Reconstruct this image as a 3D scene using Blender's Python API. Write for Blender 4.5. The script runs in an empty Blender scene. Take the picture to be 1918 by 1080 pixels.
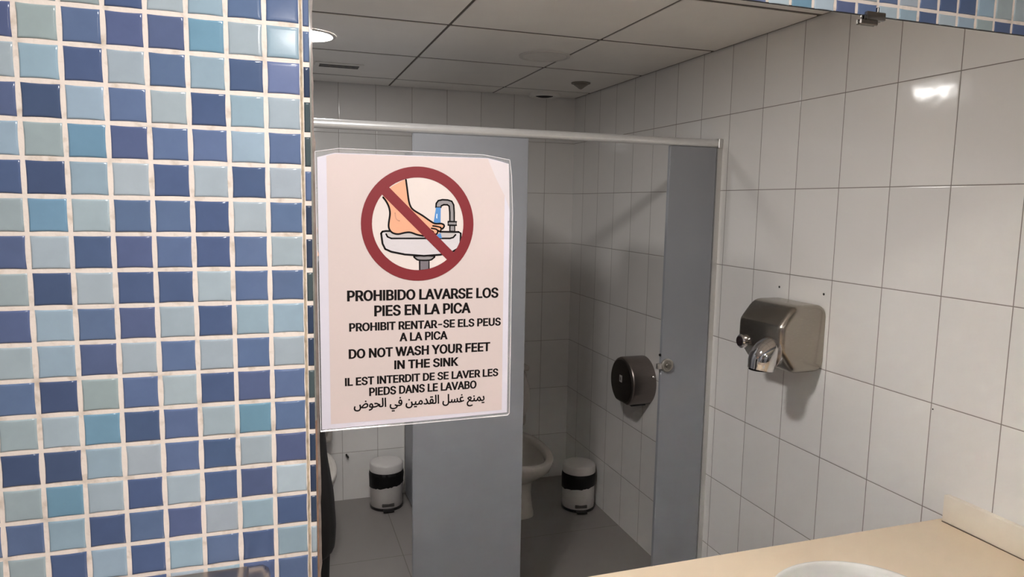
import bpy, bmesh, math, random, json
from mathutils import Vector, Matrix
from mathutils.geometry import tessellate_polygon

PI = math.pi
random.seed(7)
SC = bpy.context.scene
COL = SC.collection
CAMZ = 1.71            # lens height above the floor
CAMD = 0.7843          # lens distance from the mirror
# ------------------------------------------------------------------ camera
def look(yaw, pitch, roll):
    cy, sy, cp, sp, cr, sr = math.cos(yaw), math.sin(yaw), math.cos(pitch), math.sin(pitch), math.cos(roll), math.sin(roll)
    f = Vector((sy * cp, cy * cp, -sp)); r = Vector((cy, -sy, 0)); u = r.cross(f)
    return cr * r + sr * u, -sr * r + cr * u, f
CR, CU, CF = look(0.324911, 0.118472, 0.0173194)
CAM = Vector((0, -CAMD, CAMZ))
cd = bpy.data.cameras.new('camera')
cam = bpy.data.objects.new('camera', cd); COL.objects.link(cam)
cd.sensor_fit = 'HORIZONTAL'; cd.sensor_width = 36.0; cd.lens = 1319.42 / 1918 * 36.0
cd.clip_start = 0.005; cd.clip_end = 50
m3 = Matrix((CR, CU, -CF)).transposed()
cam.matrix_world = Matrix.Translation(CAM) @ m3.to_4x4()
SC.camera = cam
# ------------------------------------------------------------------ world, view
w = bpy.data.worlds.new('world'); SC.world = w; w.use_nodes = True
w.node_tree.nodes['Background'].inputs[0].default_value = (0.9, 0.88, 0.86, 1)
w.node_tree.nodes['Background'].inputs[1].default_value = 0.0
SC.view_settings.view_transform = 'Standard'; SC.view_settings.look = 'None'
SC.view_settings.gamma = 1.0; SC.view_settings.use_curve_mapping = False
SC.view_settings.exposure = 5.33
LAMP = (6.2, 2.3)                   # radiance of the two lit downlights
LAMP_COL = (1.0, 0.96, 0.935)
LAMP_R = 0.095
LAMPS = [(0.18, -0.77), (0.13, -2.13)]      # washing area, second cubicle (both lit)
SC.cycles.max_bounces = 12; SC.cycles.diffuse_bounces = 6; SC.cycles.glossy_bounces = 8
SC.cycles.blur_glossy = 0.0; SC.cycles.sample_clamp_indirect = 0.0
# ------------------------------------------------------------------ helpers
def srgb(h):
    if isinstance(h, str):
        h = h.lstrip('#'); h = [int(h[i:i + 2], 16) for i in (0, 2, 4)]
    return tuple(((c / 255) / 12.92 if c / 255 <= 0.04045 else ((c / 255 + 0.055) / 1.055) ** 2.4) for c in h[:3])
def node_mat(name):
    m = bpy.data.materials.new(name); m.use_nodes = True
    return m, m.node_tree.nodes, m.node_tree.links, m.node_tree.nodes['Principled BSDF']
def mat(name, col, rough=0.5, metal=0.0, var=0.06, scale=30.0, bump=0.0, bscale=200.0, aniso=None, spec=None, coat=0.0, rvar=0.0):
    """Plain surface with a little procedural variation of colour, gloss and relief."""
    m, N, L, p = node_mat(name)
    col = srgb(col) if isinstance(col, str) else col
    tc = N.new('ShaderNodeTexCoord'); nz = N.new('ShaderNodeTexNoise'); nz.inputs['Scale'].default_value = scale
    nz.inputs['Detail'].default_value = 4
    vec = tc.outputs['Object']
    if aniso:
        mp = N.new('ShaderNodeMapping'); mp.inputs['Scale'].default_value = aniso
        L.new(vec, mp.inputs['Vector']); vec = mp.outputs['Vector']
    L.new(vec, nz.inputs['Vector'])
    r = N.new('ShaderNodeMapRange'); r.inputs[1].default_value = 0.25; r.inputs[2].default_value = 0.75
    r.inputs[3].default_value = 1 - var; r.inputs[4].default_value = 1 + var
    L.new(nz.outputs['Fac'], r.inputs[0])
    mx = N.new('ShaderNodeVectorMath'); mx.operation = 'SCALE'; mx.inputs[0].default_value = col
    L.new(r.outputs[0], mx.inputs['Scale']); L.new(mx.outputs[0], p.inputs['Base Color'])
    p.inputs['Roughness'].default_value = rough; p.inputs['Metallic'].default_value = metal
    if rvar:
        r2 = N.new('ShaderNodeMapRange'); r2.inputs[1].default_value = .25; r2.inputs[2].default_value = .75
        r2.inputs[3].default_value = rough - rvar; r2.inputs[4].default_value = rough + rvar
        L.new(nz.outputs['Fac'], r2.inputs[0]); L.new(r2.outputs[0], p.inputs['Roughness'])
    if spec is not None: p.inputs['Specular IOR Level'].default_value = spec
    if coat: p.inputs['Coat Weight'].default_value = coat; p.inputs['Coat Roughness'].default_value = 0.05
    if bump:
        n2 = N.new('ShaderNodeTexNoise'); n2.inputs['Scale'].default_value = bscale
        L.new(vec, n2.inputs['Vector'])
        b = N.new('ShaderNodeBump'); b.inputs['Strength'].default_value = bump; b.inputs['Distance'].default_value = 0.001
        L.new(n2.outputs['Fac'], b.inputs['Height']); L.new(b.outputs[0], p.inputs['Normal'])
    return m
def tile_mat(name, axis, u0, pu, v0, pv, tile, joint, jw=0.0013, rough=0.10, vaxis='Z', wob=0.25, var=0.03, spec=0.5, jr=0.7):
    """Rectangular glazed tiles with thin joints; u along AXIS, v along VAXIS of the object's own space (metres)."""
    m, N, L, p = node_mat(name)
    tc = N.new('ShaderNodeTexCoord'); sp = N.new('ShaderNodeSeparateXYZ'); L.new(tc.outputs['Object'], sp.inputs[0])
    def M(op, a, b=None):
        n = N.new('ShaderNodeMath'); n.operation = op
        for i, v in enumerate((a, b)):
            if v is None: continue
            if isinstance(v, (int, float)): n.inputs[i].default_value = v
            else: L.new(v, n.inputs[i])
        return n.outputs[0]
    def dist(o, c0, pitch):
        return M('PINGPONG', M('ADD', M('SUBTRACT', o, c0), pitch * 40), pitch / 2)
    du = dist(sp.outputs[axis], u0, pu); dv = dist(sp.outputs[vaxis], v0, pv)
    d = M('MINIMUM', du, dv)
    mr = N.new('ShaderNodeMapRange'); mr.interpolation_type = 'SMOOTHSTEP'
    mr.inputs[1].default_value = jw * 0.6; mr.inputs[2].default_value = jw * 1.4
    L.new(d, mr.inputs[0])
    # one brightness per tile
    iu = M('FLOOR', M('DIVIDE', M('SUBTRACT', sp.outputs[axis], u0), pu)); iv = M('FLOOR', M('DIVIDE', M('SUBTRACT', sp.outputs[vaxis], v0), pv))
    cb = N.new('ShaderNodeCombineXYZ'); L.new(iu, cb.inputs[0]); L.new(iv, cb.inputs[1])
    wn = N.new('ShaderNodeTexWhiteNoise'); wn.noise_dimensions = '3D'; L.new(cb.outputs[0], wn.inputs['Vector'])
    r = N.new('ShaderNodeMapRange'); r.inputs[3].default_value = 1 - var; r.inputs[4].default_value = 1 + var
    L.new(wn.outputs['Value'], r.inputs[0])
    sc = N.new('ShaderNodeVectorMath'); sc.operation = 'SCALE'; sc.inputs[0].default_value = srgb(tile); L.new(r.outputs[0], sc.inputs['Scale'])
    mix = N.new('ShaderNodeMix'); mix.data_type = 'RGBA'; L.new(mr.outputs[0], mix.inputs['Factor'])
    mix.inputs['A'].default_value = (*srgb(joint), 1); L.new(sc.outputs[0], mix.inputs['B'])
    L.new(mix.outputs['Result'], p.inputs['Base Color'])
    rr = N.new('ShaderNodeMapRange'); rr.inputs[3].default_value = jr; rr.inputs[4].default_value = rough
    L.new(mr.outputs[0], rr.inputs[0]); L.new(rr.outputs[0], p.inputs['Roughness'])
    p.inputs['Specular IOR Level'].default_value = spec
    edge = N.new('ShaderNodeMapRange'); edge.interpolation_type = 'SMOOTHSTEP'; edge.inputs[2].default_value = 0.005
    L.new(d, edge.inputs[0])
    nz = N.new('ShaderNodeTexNoise'); nz.inputs['Scale'].default_value = 9.0; L.new(tc.outputs['Object'], nz.inputs['Vector'])
    h = M('ADD', edge.outputs[0], M('MULTIPLY', nz.outputs['Fac'], wob * 6))
    b = N.new('ShaderNodeBump'); b.inputs['Strength'].default_value = 0.5; b.inputs['Distance'].default_value = 0.0012
    L.new(h, b.inputs['Height']); L.new(b.outputs[0], p.inputs['Normal'])
    return m
def link(name, me, m=None, parent=None, smooth=None):
    o = bpy.data.objects.new(name, me); COL.objects.link(o)
    if m is not None:
        for q in (m if isinstance(m, (list, tuple)) else [m]): me.materials.append(q)
    if smooth is not None:
        me.polygons.foreach_set('use_smooth', [True] * len(me.polygons))
        if smooth < 179: me.set_sharp_from_angle(angle=math.radians(smooth))
    if parent is not None: o.parent = parent
    return o
def obj(name, bm, m=None, parent=None, smooth=35):
    bmesh.ops.recalc_face_normals(bm, faces=bm.faces)
    me = bpy.data.meshes.new(name); bm.to_mesh(me); bm.free()
    return link(name, me, m, parent, smooth)
def tag(o, label, cat, group=None):
    o['label'] = label; o['category'] = cat
    if group: o['group'] = group
    return o
def struct(o): o['kind'] = 'structure'; return o
def empty(name, loc, label, cat, group=None, rz=0):
    o = bpy.data.objects.new(name, None); COL.objects.link(o); o.location = loc; o.rotation_euler = (0, 0, rz)
    o.empty_display_size = 0.05
    return tag(o, label, cat, group)
def box(bm, x0, x1, y0, y1, z0, z1, bev=0.0, seg=2, mi=0):
    vs = [bm.verts.new((x, y, z)) for x in (x0, x1) for y in (y0, y1) for z in (z0, z1)]
    fs = [bm.faces.new([vs[i] for i in q]) for q in ((0, 1, 3, 2), (4, 6, 7, 5), (0, 4, 5, 1), (2, 3, 7, 6), (0, 2, 6, 4), (1, 5, 7, 3))]
    for f in fs: f.material_index = mi
    if bev:
        es = list({e for f in fs for e in f.edges})
        bmesh.ops.bevel(bm, geom=es, offset=bev, segments=seg, profile=0.5, affect='EDGES', clamp_overlap=True)
    return bm
def loft(bm, rings, cap0=True, cap1=True, mi=0, close=True):
    R = [[bm.verts.new(p) for p in r] for r in rings]
    n = len(R[0])
    for a, b in zip(R, R[1:]):
        for i in range(n if close else n - 1):
            j = (i + 1) % n
            f = bm.faces.new((a[i], a[j], b[j], b[i])); f.material_index = mi
    if cap0: bm.faces.new(R[0][::-1]).material_index = mi
    if cap1: bm.faces.new(R[-1]).material_index = mi
    return R
def circ(c, r, n=32, axis='Z', ry=None, a0=0.0):
    ry = r if ry is None else ry; out = []
    for i in range(n):
        a = a0 + 2 * PI * i / n; u, v = r * math.cos(a), ry * math.sin(a)
        out.append((c[0] + u, c[1] + v, c[2]) if axis == 'Z' else (c[0] + u, c[1], c[2] + v) if axis == 'Y' else (c[0], c[1] + u, c[2] + v))
    return out
def lathe(bm, c, prof, n=32, axis='Z', cap0=True, cap1=True, mi=0):
    """prof: (radius, offset along the axis)"""
    k = {'Z': 2, 'Y': 1, 'X': 0}[axis]; rings = []
    for r, h in prof:
        q = list(c); q[k] += h; rings.append(circ(q, r, n, axis))
    return loft(bm, rings, cap0, cap1, mi)
def tube(bm, pts, r, n=12, mi=0):
    pts = [Vector(p) for p in pts]; rr = r if isinstance(r, (list, tuple)) else [r] * len(pts)
    t = (pts[1] - pts[0]).normalized(); u = t.orthogonal().normalized(); rings = []
    for i, p in enumerate(pts):
        t = ((pts[min(i + 1, len(pts) - 1)] - pts[max(i - 1, 0)])).normalized()
        u = (u - t * u.dot(t)).normalized(); v = t.cross(u)
        rings.append([tuple(p + rr[i] * (math.cos(2 * PI * j / n) * u + math.sin(2 * PI * j / n) * v)) for j in range(n)])
    loft(bm, rings, mi=mi)
    return bm
def prism(bm, poly, y0, y1, plane='XZ', mi=0):
    """extrude a polygon: plane 'XZ' extrudes along y"""
    f = (lambda a, b, t: (a, t, b)) if plane == 'XZ' else (lambda a, b, t: (t, a, b)) if plane == 'YZ' else (lambda a, b, t: (a, b, t))
    loft(bm, [[f(a, b, y0) for a, b in poly], [f(a, b, y1) for a, b in poly]], mi=mi)
    return bm
# ------------------------------------------------------------------ the room
XR, XL, YB, ZC = 1.7255, -1.75, -3.21, 2.345
WT = 0.12
WHITE_TILE, JOINT = '#efedea', '#8a827c'
M_wall_y = tile_mat('white_wall_tile_side', 'Y', -1.257, 0.2003, 1.481, 0.30, WHITE_TILE, JOINT)
M_wall_x = tile_mat('white_wall_tile_back', 'X', 1.54, 0.2003, 1.481, 0.30, WHITE_TILE, '#aaa39d')
M_floor = tile_mat('grey_floor_tile', 'X', 0.56, 1.20, -2.47, 1.20, '#8a8582', '#736d68', jw=0.0018, rough=0.32, vaxis='Y', wob=0.1, var=0.03, spec=0.4, jr=0.85)
M_ceil = mat('ceiling_panel', '#f2efea', 0.85, var=0.02, scale=8, bump=0.15, bscale=500)
M_tbar = mat('ceiling_grid_bar', '#5d554d', 0.6, var=0.05)
M_void = mat('ceiling_void', '#4a443e', 0.9)
M_alu = mat('brushed_aluminium', '#dddbd8', 0.40, metal=1.0, var=0.04, scale=60, aniso=(0.5, 40, 40))
M_steel = mat('brushed_stainless', '#b3aba5', 0.30, metal=1.0, var=0.05, scale=50, aniso=(1, 1, 60), rvar=0.04)
M_chrome = mat('polished_chrome', '#d8d6d6', 0.06, metal=1.0, var=0.02)
M_black = mat('black_plastic', '#141314', 0.35, var=0.1)
M_dark = mat('dark_hole', '#1d1a19', 0.8)

o = obj('floor', box(bmesh.new(), XL - WT, XR + WT, YB - WT, 0.12, -0.08, 0), M_floor, smooth=None); struct(o)
o = obj('wall_right', box(bmesh.new(), XR, XR + WT, YB - WT, 0.12, 0, ZC + 0.2), M_wall_y, smooth=None); struct(o); WALL_R = o
for i, (y, z) in enumerate(((-1.308, 1.431), (-1.089, 1.432), (-0.650, 1.165))):
    r = (0.0042, 0.0042, 0.0022)[i]
    b = bmesh.new(); lathe(b, (XR, y, z), [(r, -0.0006), (r, 0.012)], 12, 'X')
    obj('drill_hole', b, M_dark, WALL_R)
o = obj('wall_back', box(bmesh.new(), XL - WT, XR, YB - WT, YB, 0, ZC + 0.2), M_wall_x, smooth=None); struct(o); WALL_B = o
for x, z in ((0.36, 0.27),):
    b = bmesh.new()
    lathe(b, (x, YB, z), [(0.005, -0.004), (0.005, 0.02)], 10, 'Y'); lathe(b, (x + 0.008, YB, z - 0.011), [(0.005, -0.004), (0.005, 0.02)], 10, 'Y')
    obj('drill_hole', b, M_dark, WALL_B)
o = obj('wall_left', box(bmesh.new(), XL - WT, XL, YB, 0.12, 0, ZC + 0.2), M_wall_y, smooth=None); struct(o)

# suspended ceiling: 0.6 m panels with a dark joint between them
b = bmesh.new()
xs = [XL] + [0.61 + 0.595 * k for k in range(-3, 2)] + [XR]; ys = [0.0] + [-1.18 - 0.6 * k for k in range(-1, 4)] + [YB]
ys = sorted({round(v, 3) for v in ys if YB < v < 0} | {0.0, YB})
g, gy = 0.0055, 0.012
for x0, x1 in zip(xs, xs[1:]):
    for y0, y1 in zip(ys, ys[1:]):
        if x1 - x0 < 0.03 or y1 - y0 < 0.03: continue
        box(b, x0 + g, x1 - g - (0.007 if x1 == XR else 0), y0 + gy, y1 - gy, ZC, ZC + 0.012, 0.0015, 1)
box(b, XL, XR, YB, 0.004, ZC + 0.003, ZC + 0.2, mi=1)
o = obj('ceiling', b, [M_ceil, M_tbar], smooth=None); struct(o)

# ------------------------------------------------------------------ mosaic wall
S = 0.0363; SV = S * 0.985061
def col_x(c): return (c - 6.17506559) * S
def row_z(r): return CAMZ + (-r * 0.985061 + 4.93082856) * S
PAL = {'D': (86, 106, 147), 'K': (78, 96, 132), 'U': (95, 109, 151), 'M': (102, 124, 164), 'V': (120, 137, 180), 'S': (118, 162, 190),
       'L': (157, 184, 201), 'P': (176, 192, 203), 'W': (186, 205, 218), 'T': (166, 184, 188), 'G': (80, 95, 98), 'N': (60, 74, 100)}
GRID = {  # row: columns -1 .. 6
 -1: 'PTTDPLMM', 0: 'UTMUUSPL', 1: 'PLDPMLDV', 2: 'UKLMPDLP', 3: 'LTSUMMLM', 4: 'DKLPDPDP', 5: 'TSPMMDPM', 6: 'UPDUMDMP',
 7: 'TKPDDPMM', 8: 'ULMUPDLL', 9: 'PLUPMPMP', 10: 'MKTMPDUM', 11: 'TPSDMPSM', 12: 'KKLPMDPU', 13: 'TSPDPDUW', 14: 'MLDMUPLD',
 15: 'TDLDLMDL', 16: 'DPLDPLUM'}
STRIP = 'MMNGGMNNGNNGNNNNP'
TOP = {0: 'VWSWUMPLDPLTDD', 1: 'DPLMLPMPMDDLTT'}
rnd = random.Random(3)
def code(c, r):
    if r in GRID and -1 <= c <= 6: return GRID[r][c + 1]
    return rnd.choice('DKUMMSLLPPTD')
ALB = 0.80
mos = bmesh.new(); tcol = mos.loops.layers.float_color.new('tile_colour')
def tile(x0, x1, z0, z1, cd_, yb=0.0006):
    """one glazed tile: bowed outline, rounded arris, slightly pillowed face"""
    cx, cz, hx, hz = (x0 + x1) / 2, (z0 + z1) / 2, (x1 - x0) / 2, (z1 - z0) / 2
    k = [c * ALB * rnd.uniform(0.975, 1.025) for c in srgb(PAL[cd_])]
    lu = 0.3 * k[0] + 0.6 * k[1] + 0.1 * k[2]; k = [0.88 * c + 0.12 * lu for c in k]
    v = rnd.uniform(0.95, 1.05); k = [c * v for c in k]
    bow = [rnd.uniform(0.0002, 0.0007) if hx > 0.01 else 0.0 for _ in range(4)]
    side = []
    for q in range(4):
        for i in range(4):
            t = -1 + i / 2.0; e = bow[q] * (1 - t * t)
            if i == 0: e = 0.0
            u, w_ = [(t * hx, -hz + e), (hx - e, t * hz), (-t * hx, hz - e), (-hx + e, -t * hz)][q]
            side.append((u, w_))
    def ring(ins, y):
        out = []
        for u, w_ in side:
            fx, fz = max(0.0, 1 - ins / hx), max(0.0, 1 - ins / hz)
            out.append((cx + u * fx, y, cz + w_ * fz))
        return out
    yf = rnd.uniform(-0.0002, 0.0002)
    tx, tz = rnd.uniform(-0.004, 0.004), rnd.uniform(-0.004, 0.004)
    rings = [ring(0, yb), ring(0.0003, -0.0002 + yf), ring(0.0009, -0.0007 + yf), ring(0.0020, -0.0010 + yf), ring(0.0036, -0.00105 + yf)]
    rings = [[(x, y + (tx * (x - cx) + tz * (z - cz)) * (i > 0), z) for x, y, z in r] for i, r in enumerate(rings)]
    R = [[mos.verts.new(p) for p in r] for r in rings]; n = 16; fs = []
    for a, c in zip(R, R[1:]):
        for i in range(n):
            j = (i + 1) % n; fs.append(mos.faces.new((a[i], a[j], c[j], c[i])))
    cv = mos.verts.new((cx, -0.00107 + yf, cz))
    for i in range(n): fs.append(mos.faces.new((R[-1][i], R[-1][(i + 1) % n], cv)))
    for f in fs[:48]: f.smooth = True
    for f in fs:
        f.material_index = 1
        for l in f.loops: l[tcol] = (*k, 1)
GJ = 0.0019          # half a joint
XE = 0.0275          # right end of the whole tiles
for r in range(-12, 24):
    z1, z0 = row_z(r), row_z(r + 1)
    if z1 > ZC - 0.003: z1 = ZC - 0.003
    if z1 - z0 < 0.01 or z0 < 0.88: continue
    for c in range(-42, 7):
        if col_x(c) < XL + 0.001: continue
        tile(col_x(c) + GJ, min(col_x(c + 1) - GJ, XE), z0 + GJ, z1 - GJ, code(c, r))
    cdc = STRIP[r + 1] if 0 <= r + 1 < len(STRIP) else rnd.choice('DKMG')
    tile(0.0312, 0.0375, z0 + GJ - 0.002, z1 - GJ - 0.003, cdc)
MT = 1.9702          # mirror top
U0 = 23.70
for k in range(0, 11):
    z0 = MT if k == 0 else row_z(-2.76 - (k - 1)) + GJ
    z1 = min(row_z(-2.76 - k) - GJ, ZC - 0.003)
    if z1 - z0 < 0.006: continue
    for n in range(-23, 34):
        x0, x1 = col_x(U0 + (n - 1) * 0.9855) + GJ, min(col_x(U0 + n * 0.9855) - GJ, XR - 0.001)
        if x1 - x0 < 0.008 or x0 < 0.041: continue
        i = n + 1
        cdx = TOP[k][i] if k in TOP and 0 <= i < len(TOP[k]) else rnd.choice('DKUMMSLLPPTD')
        tile(x0, x1, z0, z1, cdx)
# grout bed: puffy, a little dirty
wb = box(mos, XL - 0.0, XR, 0.0003, 0.12, 0, ZC + 0.2)
for f in mos.faces:
    if f.material_index == 0:
        for l in f.loops: l[tcol] = (1, 1, 1, 1)
m, N, L, p = node_mat('mosaic_grout')
tc = N.new('ShaderNodeTexCoord'); n1 = N.new('ShaderNodeTexNoise'); n1.inputs['Scale'].default_value = 60; n1.inputs['Detail'].default_value = 6
L.new(tc.outputs['Object'], n1.inputs['Vector'])
cr = N.new('ShaderNodeValToRGB'); cr.color_ramp.elements[0].position = 0.28; cr.color_ramp.elements[1].position = 0.46
cr.color_ramp.elements[0].color = (*srgb('#c0b1a1'), 1); cr.color_ramp.elements[1].color = (*srgb('#e2d6cc'), 1)
L.new(n1.outputs['Fac'], cr.inputs[0]); L.new(cr.outputs[0], p.inputs['Base Color']); p.inputs['Roughness'].default_value = 0.6
bp = N.new('ShaderNodeBump'); bp.inputs['Distance'].default_value = 0.002; bp.inputs['Strength'].default_value = 0.6
L.new(n1.outputs['Fac'], bp.inputs['Height']); L.new(bp.outputs[0], p.inputs['Normal'])
M_grout = m
m, N, L, p = node_mat('mosaic_glaze')
at = N.new('ShaderNodeAttribute'); at.attribute_name = 'tile_colour'
tc = N.new('ShaderNodeTexCoord'); n1 = N.new('ShaderNodeTexNoise'); n1.inputs['Scale'].default_value = 45; n1.inputs['Detail'].default_value = 3
L.new(tc.outputs['Object'], n1.inputs['Vector'])
mr = N.new('ShaderNodeMapRange'); mr.inputs[3].default_value = 0.90; mr.inputs[4].default_value = 1.10; L.new(n1.outputs['Fac'], mr.inputs[0])
sv = N.new('ShaderNodeVectorMath'); sv.operation = 'SCALE'; L.new(at.outputs['Color'], sv.inputs[0]); L.new(mr.outputs[0], sv.inputs['Scale'])
L.new(sv.outputs[0], p.inputs['Base Color']); p.inputs['Roughness'].default_value = 0.12; p.inputs['Specular IOR Level'].default_value = 0.36
M_glaze = m
me = bpy.data.meshes.new('wall_front'); mos.normal_update(); mos.to_mesh(me); mos.free()
o = link('wall_front', me, [M_grout, M_glaze], None, None); struct(o); WALL_F = o
# rusty grout bead beside the mirror
b = bmesh.new(); pts = []
rr = random.Random(5)
z = 0.90
while z < 2.34:
    pts.append((0.0292 + rr.uniform(-0.0003, 0.0003), 0.0006, z)); z += 0.006
tube(b, pts, [0.0014 + rr.uniform(-0.0002, 0.0002) for _ in pts], 8)
obj('grout_bead', b, mat('rusty_grout', '#b3a28c', 0.7, var=0.45, scale=90, bump=0.5, bscale=300), WALL_F)

# ------------------------------------------------------------------ mirror
MX0, MX1, MZ0 = 0.0388, XR - 0.004, 0.955
m, N, L, p = node_mat('mirror_silver')
p.inputs['Base Color'].default_value = (0.90, 0.905, 0.90, 1); p.inputs['Metallic'].default_value = 1.0; p.inputs['Roughness'].default_value = 0.0
M_mirror = m
b = bmesh.new()
vs = [b.verts.new(v) for v in ((MX0, 0, MZ0), (MX1, 0, MZ0), (MX1, 0, MT), (MX0, 0, MT))]; b.faces.new(vs)
me = bpy.data.meshes.new('wall_mirror'); b.to_mesh(me); b.free()
MIR = link('wall_mirror', me, M_mirror)
tag(MIR, 'large frameless wall mirror with a desilvered left edge, reflecting the cubicles behind', 'mirror')
M_edge = mat('ground_glass_edge', '#7f827c', 0.12, var=0.2, scale=80, coat=0.6)
M_rot = mat('desilvered_border', '#7d726b', 0.25, var=0.35, scale=60, coat=0.5)
M_rust = mat('rust_brown_edge', '#8a6a58', 0.45, var=0.3, scale=70)
b = bmesh.new()
box(b, MX0 - 0.0012, MX0, -0.0006, 0.004, MZ0, MT); obj('glass_edge', b, M_edge, MIR)
b = bmesh.new(); e = random.Random(11); left, right = [], []
z = MZ0
while z <= MT + 1e-6:
    wdt = 0.0016 + e.uniform(0, 0.0012) + (0.0012 if 1.3 < z < 1.78 else 0.0)
    left.append((MX0, z)); right.append((MX0 + wdt, z)); z += 0.012
prism(b, left + right[::-1], -0.0003, -0.0001); obj('desilvered_border', b, M_rot, MIR)
b = bmesh.new(); box(b, MX0 - 0.0010, MX0 + 0.0006, -0.0012, -0.0005, MZ0, 1.47); obj('rusty_edge_line', b, M_rust, MIR)
b = bmesh.new(); box(b, MX0, MX1, -0.0006, 0.002, MT - 0.0003, MT + 0.0012); obj('top_edge', b, mat('dark_glass_edge', '#2b2a2b', 0.2), MIR)
def clip(x):
    b = bmesh.new(); box(b, x - 0.016, x + 0.016, -0.007, -0.001, MT - 0.006, MT + 0.005, 0.0015, 2)
    box(b, x - 0.024, x + 0.006, -0.0045, -0.0008, MT - 0.012, MT - 0.005, 0.001, 1)
    box(b, x + 0.004, x + 0.007, -0.004, 0.0, MT + 0.004, MT + 0.012, 0.0006, 1)
    return obj('mirror_clip', b, M_steelclip, MIR)
M_steelclip = mat('dark_chrome_clip', '#77736f', 0.22, metal=1.0, var=0.1)
clip(0.772)
# ------------------------------------------------------------------ laminated notice on the mirror
SX, SZ = 0.044, 1.458            # lower left corner of the pouch on the mirror
SIGN = empty('laminated_notice', (SX, -0.0004, SZ), 'laminated no feet washing notice with red prohibition ring taped to the mirror', 'sign')
M_paper = mat('white_paper', '#cdc9d3', 0.55, var=0.01)
M_print = mat('printed_cream_page', '#cbbcb8', 0.5, var=0.015, scale=12)
M_ink = mat('black_ink', '#0b0606', 0.6, var=0.02, spec=0.2)
def ink(name, c): return mat(name, c, 0.45, var=0.02)
m, N, L, p = node_mat('clear_laminate')
p.inputs['Base Color'].default_value = (1, 1, 1, 1); p.inputs['Roughness'].default_value = 0.08; p.inputs['Alpha'].default_value = 0.10
p.inputs['Specular IOR Level'].default_value = 0.8
M_lam = m
def flat(bm, poly, y, mi=0, holes=()):
    """polygon (mm on the sheet) at height -y (metres) in front of the mirror"""
    loops = [[Vector((a / 1000, b_ / 1000, 0)) for a, b_ in q] for q in [poly, *holes]]
    tri = tessellate_polygon(loops); pts = [v for q in loops for v in q]
    vs = [bm.verts.new((v.x, -y, v.y)) for v in pts]
    for t in tri:
        try:
            f = bm.faces.new([vs[i] for i in t]); f.material_index = mi
        except ValueError: pass
def up(bm):
    bm.normal_update()
    for f in bm.faces:
        if f.normal.y > 0: f.normal_flip()
def sheet(name, bm, m):
    up(bm); me = bpy.data.meshes.new(name); bm.to_mesh(me); bm.free(); return link(name, me, m, SIGN)
def ribbon(bm, pts, wd, y, mi=0):
    pts = [Vector((a, b_)) for a, b_ in pts]; l, r = [], []
    for i, q in enumerate(pts):
        t = (pts[min(i + 1, len(pts) - 1)] - pts[max(i - 1, 0)]).normalized(); n = Vector((-t.y, t.x)) * wd / 2
        l.append(q + n); r.append(q - n)
    for i in range(len(pts) - 1):
        vs = [bm.verts.new((v.x / 1000, -y, v.y / 1000)) for v in (l[i], r[i], r[i + 1], l[i + 1])]
        bm.faces.new(vs).material_index = mi
    for i, q in enumerate(pts):
        if 0 < i < len(pts) - 1 and (pts[i] - pts[i - 1]).angle(pts[i + 1] - pts[i], 0) < 0.35: continue
        c = [bm.verts.new(((q.x + wd / 2 * math.cos(k * PI / 4)) / 1000, -y, (q.y + wd / 2 * math.sin(k * PI / 4)) / 1000)) for k in range(8)]
        bm.faces.new(c).material_index = mi
def smooth(pts, n=4, closed=False):
    P = [Vector(q) for q in pts]; out = []; k = len(P)
    for i in range(k if closed else k - 1):
        a, b_, c, d = (P[(i - 1) % k], P[i], P[(i + 1) % k], P[(i + 2) % k]) if closed else (P[max(i - 1, 0)], P[i], P[i + 1], P[min(i + 2, k - 1)])
        for j in range(n):
            t = j / n
            out.append(tuple(0.5 * ((2 * b_) + (c - a) * t + (2 * a - 5 * b_ + 4 * c - d) * t * t + (3 * b_ - a - 3 * c + d) * t ** 3)))
    if not closed: out.append(tuple(P[-1]))
    return out
# clear pouch: sealed rim all round the paper, bevelled at two corners
POUCH = [(-2.5, 304), (22, 308.2), (183, 307.6), (214.5, 303), (217, 285), (219, 243), (219.2, 2), (217, -0.2), (100, -1.2), (-1, -1.6)]
b = bmesh.new(); flat(b, POUCH, 0.0001)
sheet('laminate_pouch', b, M_lam)
b = bmesh.new()
rim = POUCH + [POUCH[0]]
for (x0, z0), (x1, z1) in zip(rim, rim[1:]): tube(b, [(x0 / 1000, -0.0004, z0 / 1000), (x1 / 1000, -0.0004, z1 / 1000)], 0.00045, 6)
obj('laminate_rim', b, mat('clear_plastic_rim', '#d8d5d8', 0.08, var=0.05, coat=1.0), SIGN)
b = bmesh.new(); flat(b, [(-0.2, 298.3), (17.4, 303.4), (188, 304.2), (203, 301.2), (213.5, 298.5), (215.5, 243), (216.2, 3.4), (108, 1.6), (0.6, 0.6)], 0.0002); sheet('paper', b, M_paper)
b = bmesh.new(); flat(b, [(9.2, 300), (18, 302.6), (187, 303.6), (202, 300.6), (209, 285), (209, 200), (209.6, 7.0), (10.2, 6.0)], 0.0003); sheet('printed_page', b, M_print)
b = bmesh.new(); flat(b, [(188, 303.6), (213.2, 298.3), (215.3, 246), (209, 262), (198, 282)], 0.00036); sheet('creased_corner', b, mat('creased_paper_corner', '#cec6c8', 0.35, var=0.02))
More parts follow.
